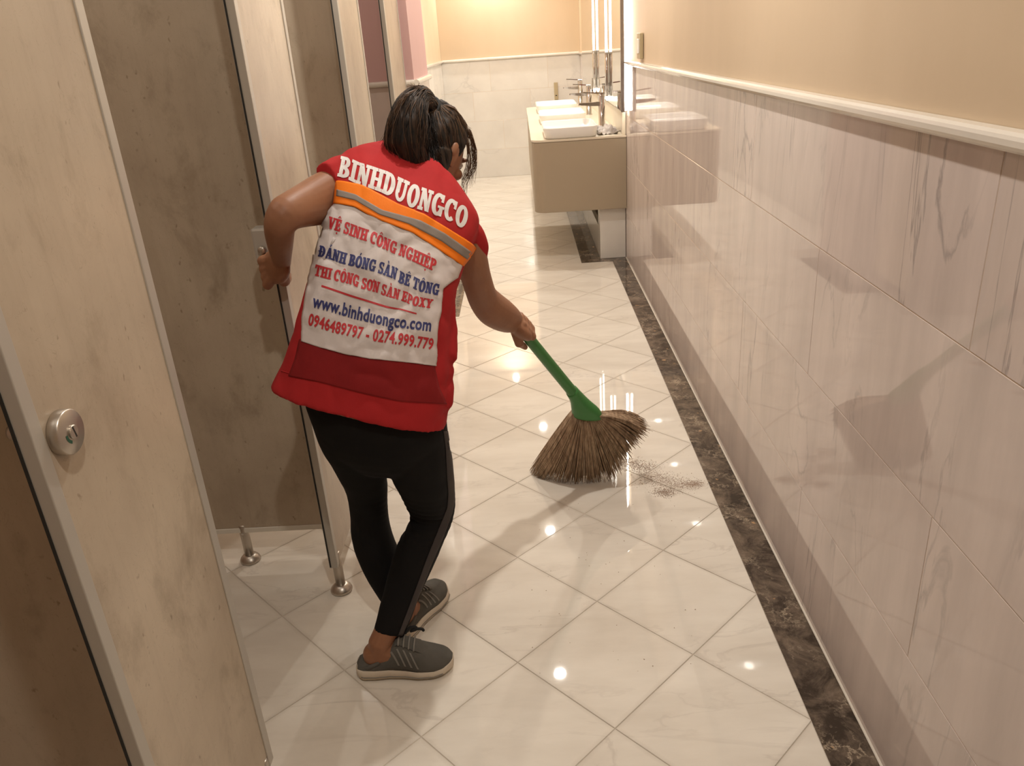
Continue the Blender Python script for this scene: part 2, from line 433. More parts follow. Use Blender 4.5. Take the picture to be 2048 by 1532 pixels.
def rail(name, p, axis, s0, s1, out, label):
    prof = [(0, 0), (.016, 0), (.021, .004), (.0235, .009), (.0235, .017), (.021, .022), (.015, .026), (0, .0275)]
    rings = []
    for s in (s0, s1):
        rings.append([np.array((p + out * a, s, RAILZ + b)) if axis == 'X' else np.array((s, p + out * a, RAILZ + b)) for a, b in prof])
    V, Fc = loft(rings); bm = bmesh.new(); me = mkmesh(name, V, Fc); bm.from_mesh(me); me2 = bm_mesh(name, bm)
    tag(obj(name, me2, MAT['rail']), label, kind='structure')
rail('trim_1', XW, 'X', YN, YB, -1, 'white marble rail capping the right wall tiles')
rail('trim_2', YB, 'Y', XL, XW, -1, 'white marble rail across the far wall')
rail('trim_3', XL, 'X', BY1, YB, 1, 'white marble rail on the far left wall')
rail('trim_4', BY0, 'Y', XB, BX + .004, -1, 'marble rail inside the last cubicle')
rail('trim_5', BX, 'X', BY0, BY1, 1, 'marble rail on the stub wall beside the last cubicle')
tag(obj('trim_6', box_mesh('trim_6', XW - .006, XW, YN, 5.26, 0, .006, .002, 1), MAT['wall_joint']), 'thin pale sealant line along the foot of the right wall', kind='structure')

# ------------------------------------------------------------------ ceiling downlights
DL = [(.05, .35), (.05, 2.15), (.05, 3.95), (.05, 5.58), (.05, 6.58), (.05, 7.52), (-.24, 8.90), (-1.15, 1.48), (-1.15, 2.5), (-1.15, 3.6)]
ring_me = mkmesh('trim_ring', *lathe([(.030, 0), (.052, -.004), (.056, -.001), (.056, .004), (.030, .004)], 28), True); ring_me.materials.append(MAT['ceramic'])
disc_me = mkmesh('lens', *lathe([(.0295, .0), (.0295, .003)], 24)); disc_me.materials.append(MAT['lamp'])
DLW = [.85, 1.15, 1.0, 1.15, 1.15, 1.15, 1.2, .22, .22, .25]
names = ['recessed ceiling downlight above the viewer', 'recessed ceiling downlight over the sweeping person', 'recessed ceiling downlight just past the broom',
         'recessed ceiling downlight in front of the vanity', 'recessed ceiling downlight beside the nearest basin', 'recessed ceiling downlight beside the middle basin', 'recessed ceiling downlight washing the far wall', 'recessed ceiling downlight inside the nearest open cubicle', 'recessed ceiling downlight inside the second cubicle', 'recessed ceiling downlight inside the last cubicle']
for k, (x, y) in enumerate(DL):
    e = empty('ceiling_downlight', (x, y, CEIL - .004), names[k], 'downlight', 'ceiling downlights')
    obj('trim_ring', ring_me, None, e); obj('lens', disc_me, None, e)
    ld = bpy.data.lights.new('downlight_lamp', 'AREA'); ld.shape = 'DISK'; ld.size = .065; ld.energy = DOWNLIGHT_W * DLW[k]; ld.color = WARM
    lo = bpy.data.objects.new('downlight_lamp', ld); link(lo); lo.parent = e; lo.location = (0, 0, -.012)

# ------------------------------------------------------------------ toilet cubicles
PZ0, PZ1, PT = .105, 2.05, .018
leg_post = mkmesh('post', *lathe([(.0135, .012), (.0135, .112)], 20), True)
def leg(parent, loc):
    p = obj('leg', leg_me, None, parent, loc)
    obj('foot_collar', collar_me, None, p); obj('screw', screw_me, None, p, (.0, -.014, .104))
leg_me = mkmesh('leg', *lathe([(.0135, .008), (.0135, .100), (.0125, .106), (.0125, .128), (.010, .130)], 20), True); leg_me.materials.append(MAT['steel'])
collar_me = mkmesh('foot_collar', *lathe([(.030, 0), (.031, .005), (.028, .012), (.019, .021), (.0145, .023)], 28), True); collar_me.materials.append(MAT['steel'])
screw_me = mkmesh('screw', *lathe([(.004, -.002), (.004, .0), (.003, .001)], 10, axis='Y')); screw_me.materials.append(MAT['chrome'])
def pilaster(y0, y1, label, lock=True, legs=(), plate=True):
    e = empty('cubicle_front_panel', (XF, y0, 0), label, 'panel', 'cubicle front panels'); L = y1 - y0
    obj('board', box_mesh('board', -PT / 2, PT / 2, .006, L - .006, PZ0, PZ1, .001, 1), MAT['panel'], e)
    for s, a, b in ((0, 0, .022), (1, L - .022, L)):
        # aluminium channel wrapping the edge
        obj('edge_channel', box_mesh('edge_channel', -PT / 2 - .0025, PT / 2 + .0025, a, b, PZ0 - .004, PZ1, .0015, 2), MAT['alu'], e)
    obj('edge_gap_shade', box_mesh('edge_gap_shade', -PT / 2 - .001, -PT / 2 + .003, -.0012, .001, PZ0, PZ1), MAT['black_gap'], e)  # black strip standing in for the shadowed gap along the panel edge
    if lock:
        lz = 1.003; ly = .053
        d = obj('lock_rosette', mkmesh('lock_rosette', *lathe([(.027, PT / 2), (.028, PT / 2 + .002), (.028, PT / 2 + .013), (.0265, PT / 2 + .015), (.008, PT / 2 + .0152)], 40, axis='X'), True), MAT['steel'], e, (0, ly, lz))
        d.data.polygons.foreach_set('use_smooth', [len(p.vertices) == 4 for p in d.data.polygons])
        obj('coin_turn', mkmesh('coin_turn', *lathe([(.0085, PT / 2 + .014), (.0085, PT / 2 + .0175), (.0075, PT / 2 + .0185)], 24, axis='X')), MAT['steel'], d)
        sl = obj('coin_slot', box_mesh('coin_slot', PT / 2 + .0184, PT / 2 + .0188, -.0011, .0011, -.0075, .0075), MAT['black_gap'], d); sl.rotation_euler[0] = math.radians(12)
        ind = []
        for k in range(7):
            a = math.radians(178 + k * 11); ind.append((.0105 * math.cos(a), .0105 * math.sin(a)))
        V = []; Fc = []
        for k, (yy, zz) in enumerate(ind):
            for r_ in (.0105, .0145): V.append((PT / 2 + .0156, yy * r_ / .0105, zz * r_ / .0105))
        for k in range(6): Fc.append((2 * k, 2 * k + 1, 2 * k + 3, 2 * k + 2))
        obj('indicator_window', mkmesh('indicator_window', V, Fc), MAT['green_ind'], d)
        # inside half: box plate and thumb bar
        if plate:
            b = obj('lock_plate', box_mesh('lock_plate', -PT / 2 - .040, -PT / 2 - .003, -.010, .034, -.040, .040, .005, 2), MAT['alu'], e, (0, .012, lz))
            obj('thumb_turn', mkmesh('thumb_turn', *lathe([(.0075, -.012), (.009, -.010), (.009, -.001)], 20, axis='Y'), True), MAT['steel'], b, (-.028, -.0095, -.008))
        else:
            b = obj('thumb_bar', mkmesh('thumb_bar', *lathe([(.0085, -.056), (.010, -.052), (.010, -.009)], 20, axis='X'), True), MAT['steel'], e, (0, .060, lz))
    for ly in legs: leg(e, (0, ly, 0))
    return e
pilaster(.790, 1.160, 'nearest cubicle front panel with round steel lock, cut by the photo edge', True, (.03, .34), False)
pilaster(1.785, 2.166, 'cubicle front panel gripped by the sweeping person', True, (.035, .345))
pilaster(2.822, 3.203, 'cubicle front panel rising just behind the red vest', True, (.035, .345))
pilaster(3.815, BY0 - .03, 'farthest cubicle front panel, ending at the pink stub wall', True, (.035,))
def divider(y, x1, label, leg_x=-.898):
    e = empty('cubicle_divider', (XF - .012, y, 0), label, 'panel', 'cubicle dividers')
    L = abs(x1 - (XF - .012))
    obj('board', box_mesh('board', -L, 0, -PT / 2, PT / 2, PZ0 + .016, PZ1, .001, 1), MAT['panel'], e)
    obj('edge_channel', box_mesh('edge_channel', -L, 0, -PT / 2 - .002, PT / 2 + .002, PZ0, PZ0 + .0165, .0015, 1), MAT['pale'], e)
    leg(e, (leg_x - (XF - .012), 0, 0))
divider(.975, XB, 'darker cubicle divider standing behind the nearest front panel')
divider(1.986, XB, 'large brown cubicle divider seen through the nearest doorway')
divider(3.012, XB, 'narrow visible cubicle divider behind the person\'s shoulder')

# ------------------------------------------------------------------ vanity, basins, taps
VX0, VX1, VY0, VY1, VZ0, VZ1 = .053, XW - .002, 5.215, 7.95, .343, .805
def rounded_plan(x0, x1, y0, y1, r, n=8):
    pts = []
    for (cx, cy, a0) in ((x0 + r, y0 + r, 180),):
        for k in range(n + 1):
            a = math.radians(a0 + 90 * k / n); pts.append((cx + r * math.cos(a), cy + r * math.sin(a)))
    pts += [(x1, y0), (x1, y1)]
    for k in range(n + 1):
        a = math.radians(90 + 90 * k / n); pts.append((x0 + r + r * math.cos(a), y1 - r + r * math.sin(a)))
    return pts
def prism(name, poly, z0, z1, bev=0):
    bm = bmesh.new(); f = bm.faces.new([bm.verts.new((x, y, z0)) for x, y in poly])
    r = bmesh.ops.extrude_face_region(bm, geom=[f])
    for v in [g for g in r['geom'] if isinstance(g, bmesh.types.BMVert)]: v.co.z = z1
    bmesh.ops.recalc_face_normals(bm, faces=bm.faces)
    if bev: bmesh.ops.bevel(bm, geom=[e for e in bm.edges if all(abs(v.co.z - z1) < 1e-6 for v in e.verts) or all(abs(v.co.z - z0) < 1e-6 for v in e.verts)], offset=bev, segments=2, affect='EDGES')
    return bm_mesh(name, bm)
van = empty('vanity_unit', (VX0, VY0, VZ0), 'long wall-hung beige vanity with rounded corner and pale countertop', 'vanity')
off = (-VX0, -VY0, -VZ0)
obj('cabinet', prism('cabinet', rounded_plan(VX0 + .003, VX1, VY0 + .003, VY1, .075), VZ0, VZ1 - .014, .003), MAT['lacquer'], van, off)
obj('countertop', prism('countertop', rounded_plan(VX0, VX1, VY0, VY1, .078), VZ1 - .0135, VZ1, .002), MAT['counter'], van, off)
tag(obj('backsplash', box_mesh('backsplash', VX1 - .022, VX1, VY0 + .03, VY1, VZ1 + .0005, .945, .002, 2), MAT['counter']), 'low pale stone backsplash between the countertop and the mirror', 'backsplash')
def basin_mesh(wx, wy, h):
    def rr(x, y, r, z, n=6):
        out = []
        for sx, sy, a0 in ((1, 1, 0), (-1, 1, 90), (-1, -1, 180), (1, -1, 270)):
            for k in range(n + 1):
                a = math.radians(a0 + 90 * k / n); out.append((sx * (x - r) + r * math.cos(a), sy * (y - r) + r * math.sin(a), z))
        return out
    X, Y = wx / 2, wy / 2
    R = [rr(X - .018, Y - .018, .05, 0), rr(X - .010, Y - .010, .055, .006), rr(X - .002, Y - .002, .06, h - .01), rr(X, Y, .06, h - .003), rr(X - .002, Y - .002, .059, h), rr(X - .008, Y - .008, .055, h),
         rr(X - .011, Y - .011, .052, h - .004), rr(X - .018, Y - .018, .05, h * .55), rr(X - .035, Y - .035, .05, h * .28), rr(X - .09, Y - .09, .04, h * .20)]
    return mkmesh('bowl', *loft(R), True)
bas_me = basin_mesh(.352, .53, .068); bas_me.materials.append(MAT['ceramic'])
drain_me = mkmesh('drain', *lathe([(.022, .0145), (.022, .018), (.016, .0195)], 20), True); drain_me.materials.append(MAT['chrome'])
for y, l in ((5.49, 'nearest white rectangular vessel basin on the vanity'), (6.43, 'middle white rectangular vessel basin on the vanity'), (7.38, 'farthest white rectangular vessel basin on the vanity')):
    e = empty('vessel_basin', (.309, y, VZ1), l, 'basin', 'vessel basins on the vanity')
    obj('bowl', bas_me, None, e, (0, 0, .0005)); obj('drain', drain_me, None, e)
fb = mkmesh('body', *lathe([(.026, 0), (.026, .006), (.0220, .008), (.0220, .212), (.0205, .218)], 24), True); fb.materials.append(MAT['chrome'])
def spout_me():
    R = []
    for x, zc, hh, ww in ((.0, .160, .014, .018), (-.05, .160, .012, .017), (-.11, .163, .009, .016), (-.150, .166, .006, .015), (-.156, .166, .004, .014)):
        R.append([(x, sy * ww, zc + sz * hh) for sy, sz in ((-1, -1), (-.9, -1.02), (.9, -1.02), (1, -1), (1, 1), (-1, 1))])
    return mkmesh('spout', *loft(R))
fs = spout_me(); fs.materials.append(MAT['chrome'])
R = [[(x, sy * ww, z + sz * .0035) for sy, sz in ((-1, -1), (1, -1), (1, 1), (-1, 1))] for x, z, ww in ((.02, .228, .016), (-.02, .229, .016), (-.07, .234, .010), (-.125, .239, .008))]
V, Fc = merge([loft(R), lathe([(.0185, .218), (.0185, .226)], 20)])
fl = mkmesh('lever', V, Fc); fl.materials.append(MAT['chrome'])
for y, l in ((5.72, 'tall chrome basin tap beside the grey cloth'), (6.78, 'tall chrome basin tap at the middle basin'), (7.72, 'tall chrome basin tap at the farthest basin')):
    e = empty('basin_tap', (.553, y, VZ1), l, 'tap', 'tall chrome taps on the vanity')
    obj('body', fb, None, e); obj('spout', fs, None, e); obj('lever', fl, None, e)
# crumpled cloth
bm = bmesh.new(); bmesh.ops.create_grid(bm, x_segments=44, y_segments=40, size=.5)
for v in bm.verts:
    x, y = v.co.x * 2, v.co.y * 2; r = min(1, math.hypot(x, y))
    n1 = noise.noise(Vector((x * 2.3, y * 2.3, 3.1))); n2 = noise.noise(Vector((x * 5, y * 5, 8.2)))
    v.co = Vector((x * .066 * (1 + .30 * n1), y * .165 * (1 + .3 * n1), max(.0015, .030 * (1 - r ** 3) + .028 * n1 + .020 * n2 + .004)))
me = bm_mesh('cleaning_cloth', bm, True); o = obj('cleaning_cloth', me, MAT['rag'], None, (.556, 5.46, VZ1)); o.modifiers.new('t', 'SOLIDIFY').thickness = .002
o.modifiers['t'].offset = 1
tag(o, 'crumpled grey cleaning cloth on the counter corner by the nearest tap', 'cloth')
# marble pier and kerb under the vanity
tag(obj('wall_pier', box_mesh('wall_pier', .486, XW - .003, 5.276, 5.40, 0, VZ0 - .002, .001, 1), MAT['back_tile']), 'short white marble pier under the near end of the vanity', kind='structure')
tag(obj('wall_kerb', box_mesh('wall_kerb', .486, .512, 5.401, 7.9, 0, .20, .001, 1), MAT['back_tile']), 'low marble kerb running under the vanity', kind='structure')
# mirror with backlight
mi = empty('wall_mirror', (.640, 5.115, .955), 'tall backlit wall mirror above the vanity', 'mirror'); of = (-.640, -5.115, -.955)
obj('glass', box_mesh('glass', .618, .626, 5.128, 8.25, .960, 2.30, .0, 1), MAT['mirror'], mi, of)
obj('frame', box_mesh('frame', .6265, .636, 5.118, 8.26, .953, 2.31, .001, 1), MAT['frame'], mi, of)
obj('frame', box_mesh('frame', .614, .636, 5.110, 5.1275, .953, 2.31, .001, 1), MAT['frame'], mi, of)
obj('led_strip', box_mesh('led_strip', .6365, .650, 5.122, 5.137, .960, 2.30), MAT['led'], mi, of)
# pendant tube lamps
cyl = mkmesh('sleeve', *lathe([(.010, .0), (.0125, .004), (.0125, .272), (.010, .275)], 24), True); cyl.materials.append(MAT['chrome'])
colr = mkmesh('collar', *lathe([(.0130, .275), (.0138, .277), (.0138, .284), (.0130, .286)], 24)); colr.materials.append(MAT['steel'])
tub = mkmesh('light_tube', *lathe([(.008, .286), (.008, CEIL - 1.0 - .004)], 16), True); tub.materials.append(MAT['tube'])
tip = mkmesh('light_tip', *lathe([(.004, -.026), (.009, -.020), (.0115, -.008), (.012, .0)], 16), True); tip.materials.append(MAT['tube'])
for y, x, l in ((5.84, .6035, 'nearer slim tube lamp hanging before the mirror'), (6.80, .6035, 'farther slim tube lamp hanging before the mirror')):
    e = empty('pendant_tube_lamp', (x, y, 1.0), l, 'lamp', 'tube lamps by the mirror')
    obj('sleeve', cyl, None, e); obj('collar', colr, None, e); obj('light_tube', tub, None, e); obj('light_tip', tip, None, e)
# wall plates
e = empty('wall_switch', (XW, 4.55, 1.33), 'small switch box on the cream wall beside the bright mirror edge', 'switch')
obj('plate', box_mesh('plate', -.020, -.002, -.06, .06, -.063, .063, .003, 2), MAT['tan'], e); obj('rocker', box_mesh('rocker', -.024, -.0201, -.035, .035, -.035, .035, .001, 1), MAT['ceramic'], e)
pz = at(1112, 182, YB)
e = empty('wall_plate', (pz[0], YB, pz[2]), 'narrow tan plate on the far marble wall behind the basins', 'plate')
obj('plate', box_mesh('plate', -.020, .020, -.02, -.002, -.088, .088, .003, 2), MAT['tan'], e); obj('slot', box_mesh('slot', -.008, .008, -.0212, -.0201, -.05, -.04), MAT['black_gap'], e)


# ------------------------------------------------------------------ person sweeping
PO = np.array((-.36, 1.60, 0.0))
person = empty('person', tuple(PO), 'person bending to sweep, in red lettered vest, black leggings and grey trainers', 'person')
PL = tuple(-PO)
def px_loft(rings, n=28, power=2.3, cap=True):
    """rings: (Lpx, Rpx, YL, YR, depth) - side points of each section and its half depth in metres (or ratio if negative)"""
    Ls = [at(r[0][0], r[0][1], r[2]) for r in rings]; Rs = [at(r[1][0], r[1][1], r[3]) for r in rings]
    C = [(a + b) / 2 for a, b in zip(Ls, Rs)]; out = []; prev = None
    for i in range(len(rings)):
        a = (Rs[i] - Ls[i]) / 2
        t = nrm(C[min(i + 1, len(C) - 1)] - C[max(i - 1, 0)])
        b = np.cross(a, t); b = nrm(b)
        if prev is not None and b @ prev < 0: b = -b
        prev = b
        d = rings[i][4]; d = -d * np.linalg.norm(a) if d < 0 else d
        ring = []
        for k in range(n):
            th = 2 * math.pi * k / n; c, s = math.cos(th), math.sin(th)
            ring.append(C[i] + a * math.copysign(abs(c) ** (2 / power), c) + b * d * math.copysign(abs(s) ** (2 / power), s))
        out.append(ring)
    return loft(out, cap)
def dense(rings, k=3):
    out = []
    for i in range(len(rings) - 1):
        p0 = rings[max(i - 1, 0)]; p1 = rings[i]; p2 = rings[i + 1]; p3 = rings[min(i + 2, len(rings) - 1)]
        def f(a0, a1, a2, a3, t): return .5 * (2 * a1 + (a2 - a0) * t + (2 * a0 - 5 * a1 + 4 * a2 - a3) * t * t + (3 * a1 - a0 - 3 * a2 + a3) * t ** 3)
        for j in range(k):
            t = j / k
            out.append(tuple(tuple(f(p0[q][c], p1[q][c], p2[q][c], p3[q][c], t) for c in (0, 1)) for q in (0, 1)) + tuple(f(p0[q], p1[q], p2[q], p3[q], t) for q in (2, 3, 4)))
    out.append(rings[-1]); return out
# --- vest
VEST = [((550, 771), (893, 859), 1.62, 1.58, .125), ((577, 707), (898, 780), 1.635, 1.605, .122), ((603, 628), (903, 695), 1.66, 1.645, .118),
        ((621, 547), (908, 622), 1.69, 1.69, .115), ((637, 478), (918, 566), 1.725, 1.745, .115), ((652, 425), (934, 524), 1.76, 1.79, .115),
        ((658, 382), (950, 487), 1.79, 1.825, .108), ((662, 345), (955, 450), 1.825, 1.86, .092), ((684, 313), (922, 398), 1.865, 1.895, .068), ((735, 305), (886, 357), 1.915, 1.93, .055)]
SLL = [((712, 306), (716, 445), 1.84, 1.82, -.62), ((678, 308), (690, 432), 1.815, 1.79, -.62), ((655, 318), (674, 418), 1.785, 1.765, -.62), ((640, 324), (664, 408), 1.765, 1.75, -.62)]
SLR = [((880, 470), (945, 425), 1.83, 1.86, -.7), ((896, 503), (964, 455), 1.845, 1.875, -.7), ((912, 527), (974, 488), 1.865, 1.885, -.7), ((922, 540), (975, 515), 1.875, 1.895, -.7)]
POCK = [((870, 590), (905, 588), 1.70, 1.72, .04), ((868, 660), (906, 664), 1.66, 1.69, .045), ((866, 712), (906, 722), 1.63, 1.66, .045), ((866, 722), (903, 724), 1.63, 1.655, .03)]
POCK2 = [((860, 726), (899, 735), 1.62, 1.65, .04), ((858, 790), (898, 800), 1.60, 1.62, .045), ((858, 812), (897, 820), 1.59, 1.61, .045)]
COLLAR = [((728, 318), (892, 372), 1.90, 1.915, .066), ((742, 298), (884, 350), 1.925, 1.945, .060)]
vest_parts = [px_loft(dense(VEST), 48, 2.5), px_loft(dense(SLL), 24), px_loft(dense(SLR), 24), px_loft(POCK, 20), px_loft(POCK2, 20), px_loft(COLLAR, 28)]
vest_me = remesh('vest', vest_parts, .0055, 6)
def folds(c, n):
    p = Vector((c[0] * 9, c[1] * 9, c[2] * 9)); a = noise.noise(p) * .0055
    q = Vector((c[0] * 16 + c[2] * 5, c[1] * 6, c[2] * 13 - c[0] * 7)); b = abs(noise.noise(q))
    return a - (.0060 * max(0, .35 - b) / .35) * (.5 + .5 * noise.noise(p * .5))
displace(vest_me, folds)
vest = obj('vest', vest_me, MAT['red'], person, PL)
vest['label'] = 'red sleeveless work vest with printed back'
VB = bvh_of(vest_me)
def hit(u, v, tree, off, approxY=1.6):
    d = Vector(ray(u, v)).normalized(); o = Vector(EYE)
    loc, no, _, _ = tree.ray_cast(o, d)
    if loc is None:
        loc, no, _, _ = tree.find_nearest(Vector(at(u, v, approxY)))
    if no.dot(d) > 0: no = -no
    return loc + no * off
def polyinterp(poly, t):
    P = np.array(poly, float); s = np.r_[0, np.cumsum(np.linalg.norm(np.diff(P, axis=0), axis=1))]; s /= s[-1]
    return np.array([np.interp(t, s, P[:, 0]), np.interp(t, s, P[:, 1])])
def patch(name, lines, nx, ny, tree, off, mat, parent, loc, approxY=1.6, thick=.0012):
    V = []; Fc = []
    ts = np.linspace(0, len(lines) - 1, ny + 1)
    for tt in ts:
        i = min(int(tt), len(lines) - 2); fr = tt - i
        for a in np.linspace(0, 1, nx + 1):
            p = polyinterp(lines[i], a) * (1 - fr) + polyinterp(lines[i + 1], a) * fr
            V.append(hit(p[0], p[1], tree, off, approxY))
    for j in range(ny):
        for i in range(nx):
            k = j * (nx + 1) + i; Fc.append((k, k + nx + 1, k + nx + 2, k + 1))
    me = mkmesh(name, V, Fc, True)
    if me.polygons and sum((Vector(EYE) - p.center).dot(p.normal) for p in me.polygons) < 0: me.flip_normals()
    o = obj(name, me, mat, parent, loc)
    if thick:
        m = o.modifiers.new('t', 'SOLIDIFY'); m.thickness = thick; m.offset = -1
    return o, me
Z3 = (0, 0, 0)
patch('lower_pocket', [[(600, 678), (690, 700), (868, 730)], [(590, 720), (690, 745), (878, 775)], [(578, 752), (640, 764), (720, 785), (800, 803), (893, 808)]], 50, 22, VB, .0022, MAT['darkred'], vest, Z3)
def seam(name, pts, tree, r, mat, parent):
    P = [hit(*polyinterp(pts, t), tree, r * .6) for t in np.linspace(0, 1, 60)]
    obj(name, mkmesh(name, *tube(P, r, 6), True), mat, parent)
seam('hem_seam', [(563, 742), (640, 764), (720, 785), (800, 803), (893, 808)], VB, .0012, MAT['red'], vest)
seam('loose_thread', [(836, 730), (838, 760), (832, 785), (826, 797)], VB, .0007, MAT['print_white'], vest)
PANEL = [[(672, 408), (711, 417), (764, 444), (823, 467), (920, 531)], [(655, 430), (700, 447), (764, 470), (823, 498), (912, 555)], [(636, 480), (690, 500), (760, 520), (820, 548), (884, 578)],
         [(623, 540), (680, 556), (750, 578), (820, 602), (880, 616)], [(612, 600), (670, 617), (750, 640), (820, 655), (872, 662)], [(606, 650), (660, 665), (740, 688), (810, 700), (871, 705)], [(605, 683), (640, 695), (690, 708), (740, 718), (800, 723), (870, 732)]]
pan, pan_me = patch('print_panel', PANEL, 70, 84, VB, .0050, MAT['satin'], vest, Z3)
def wr(c, n):
    q = Vector((c[0] * 24 + c[2] * 12, c[1] * 9, c[2] * 30 - c[0] * 14)); b = noise.noise(q)
    return .0042 * (abs(b) - .22) + .0018 * noise.noise(Vector(c) * 45)
displace(pan_me, wr)
pan['label'] = 'white satin panel printed with red and blue lettering'
ST = [[(676, 363), (726, 373), (794, 410), (847, 430), (951, 494)], [(672, 408), (711, 417), (764, 444), (823, 467), (922, 532)]]
STm = [[(x * .5 + a * .5, y * .5 + b * .5) for (x, y), (a, b) in zip(*ST)]]
tape, tape_me = patch('reflective_tape', [ST[0], STm[0], ST[1]], 60, 14, VB, .0068, MAT['orange'], vest, Z3)
TB = bvh_of(tape_me)
patch('grey_band', [[(674, 379), (711, 389), (764, 420), (841, 441), (890, 467), (944, 505)], [(673, 392), (711, 401), (758, 429), (817, 448), (882, 482), (934, 519)]], 60, 5, TB, .0013, MAT['grey_tape'], tape, Z3, thick=.0006)

# --- lettering: slab-serif glyphs drawn as strokes, sans text from the built-in font
def rect(x0, y0, x1, y1): return [[(x0, y0), (x1, y0), (x1, y1), (x0, y1)]]
def arc(cx, cy, ro, ri, a0, a1, n=14):
    out = []
    for k in range(n):
        t0, t1 = math.radians(a0 + (a1 - a0) * k / n), math.radians(a0 + (a1 - a0) * (k + 1) / n)
        out.append([(cx + ro[0] * math.cos(t0), cy + ro[1] * math.sin(t0)), (cx + ro[0] * math.cos(t1), cy + ro[1] * math.sin(t1)),
                    (cx + ri[0] * math.cos(t1), cy + ri[1] * math.sin(t1)), (cx + ri[0] * math.cos(t0), cy + ri[1] * math.sin(t0))])
    return out
def dg(x0, y0, x1, y1, w): return [[(x0, y0), (x0 + w, y0), (x1 + w, y1), (x1, y1)]]
S = .15
def glyph(c):
    if c == 'I': return .46, rect(.12, 0, .34, 1) + rect(0, 0, .46, S) + rect(0, 1 - S, .46, 1)
    if c == 'N': return .86, rect(.09, 0, .22, 1) + rect(.62, 0, .75, 1) + dg(.54, 0, .05, 1, .24) + rect(0, 0, .32, S) + rect(0, 1 - S, .2, 1) + rect(.52, 1 - S, .86, 1)
    if c == 'H': return .92, rect(.09, 0, .31, 1) + rect(.59, 0, .81, 1) + rect(.3, .43, .6, .57) + rect(0, 0, .4, S) + rect(0, 1 - S, .4, 1) + rect(.5, 0, .92, S) + rect(.5, 1 - S, .92, 1)
    if c == 'B': return .78, rect(.08, 0, .30, 1) + rect(0, 0, .36, S) + rect(0, 1 - S, .36, 1) + arc(.34, .735, (.37, .265), (.14, .14), -90, 90) + arc(.34, .265, (.44, .275), (.18, .14), -90, 90) + rect(.28, .46, .36, .57)
    if c in 'DĐ':
        g = rect(.08, 0, .30, 1) + rect(0, 0, .36, S) + rect(0, 1 - S, .36, 1) + arc(.32, .5, (.50, .5), (.24, .37), -90, 90)
        if c == 'Đ': g += rect(-.04, .44, .44, .55)
        return .84, g
    if c == 'U': return .88, rect(.08, .36, .30, 1) + rect(.61, .36, .76, 1) + arc(.42, .38, (.34, .38), (.12 + .06, .24), 180, 360) + rect(0, 1 - S, .39, 1) + rect(.50, 1 - S, .88, 1)
    if c == 'O': return .84, arc(.42, .5, (.42, .52), (.17, .36), 0, 360, 28)
    if c == 'C': return .80, arc(.43, .5, (.43, .52), (.19, .36), 48, 312, 22) + rect(.64, .62, .76, 1.0)
    if c == 'G': return .88, arc(.43, .5, (.43, .52), (.19, .36), 48, 318, 22) + rect(.64, .64, .76, 1.0) + rect(.58, .0, .78, .44) + rect(.46, .36, .88, .47)
    if c == 'S': return .68, arc(.33, .73, (.32, .28), (.12, .14), 35, 270, 16) + arc(.34, .27, (.33, .28), (.13, .14), -145, 90, 16) + rect(.50, .70, .60, 1.0) + rect(.04, 0, .14, .30)
    if c == 'E': return .74, rect(.08, 0, .30, 1) + rect(0, 0, .70, S) + rect(0, 1 - S, .66, 1) + rect(.3, .44, .54, .56) + rect(.58, 0, .70, .30) + rect(.55, .72, .66, 1) + rect(.44, .34, .54, .66)
    if c == 'P': return .76, rect(.08, 0, .30, 1) + rect(0, 0, .42, S) + rect(0, 1 - S, .36, 1) + arc(.34, .70, (.40, .30), (.16, .17), -90, 90) + rect(.28, .40, .36, .53)
    if c == 'A': return .90, dg(.08, 0, .36, 1, .12) + dg(.58, 0, .34, 1, .24) + rect(.22, .26, .62, .38) + rect(0, 0, .30, S) + rect(.48, 0, .92, S)
    if c == 'T': return .82, rect(.30, 0, .52, 1) + rect(.18, 0, .64, S) + rect(0, 1 - S, .82, 1) + rect(0, .68, .11, 1) + rect(.71, .68, .82, 1)
    if c == 'V': return .88, dg(.36, 0, .04, 1, .24) + dg(.40, 0, .68, 1, .12) + rect(0, 1 - S, .38, 1) + rect(.56, 1 - S, .90, 1)
    if c == 'X': return .88, dg(.54, 0, .08, 1, .25) + dg(.08, 0, .62, 1, .13) + rect(0, 0, .32, S) + rect(.48, 0, .88, S) + rect(0, 1 - S, .38, 1) + rect(.54, 1 - S, .86, 1)
    if c == 'Y': return .86, dg(.30, .44, .06, 1, .24) + dg(.40, .44, .66, 1, .12) + rect(.30, 0, .53, .48) + rect(.2, 0, .64, S) + rect(0, 1 - S, .36, 1) + rect(.54, 1 - S, .86, 1)
    return .45, []
MARKS = {'Ệ': ('E', '^.'), 'Ô': ('O', '^'), 'Á': ('A', "'"), 'Ó': ('O', "'"), 'À': ('A', '`'), 'Ê': ('E', '^'), 'Ơ': ('O', '+')}
def marks(w, ms):
    out = []; c = w / 2
    for m in ms:
        if m == '^': out += [[(c - .22, 1.08), (c - .10, 1.08), (c + .05, 1.26), (c - .05, 1.26)], [(c - .05, 1.26), (c + .05, 1.26), (c + .22, 1.08), (c + .10, 1.08)]]
        if m == "'": out += [[(c - .06, 1.07), (c + .06, 1.07), (c + .20, 1.30), (c + .02, 1.30)]]
        if m == '`': out += [[(c - .06, 1.07), (c + .06, 1.07), (c - .02, 1.30), (c - .20, 1.30)]]
        if m == '.': out += arc(c, -.20, (.10, .10), (.0, .0), 0, 360, 10)
        if m == '+': out += [[(w - .10, .86), (w + .02, .80), (w + .14, 1.10), (w + .0, 1.10)]]
    return out
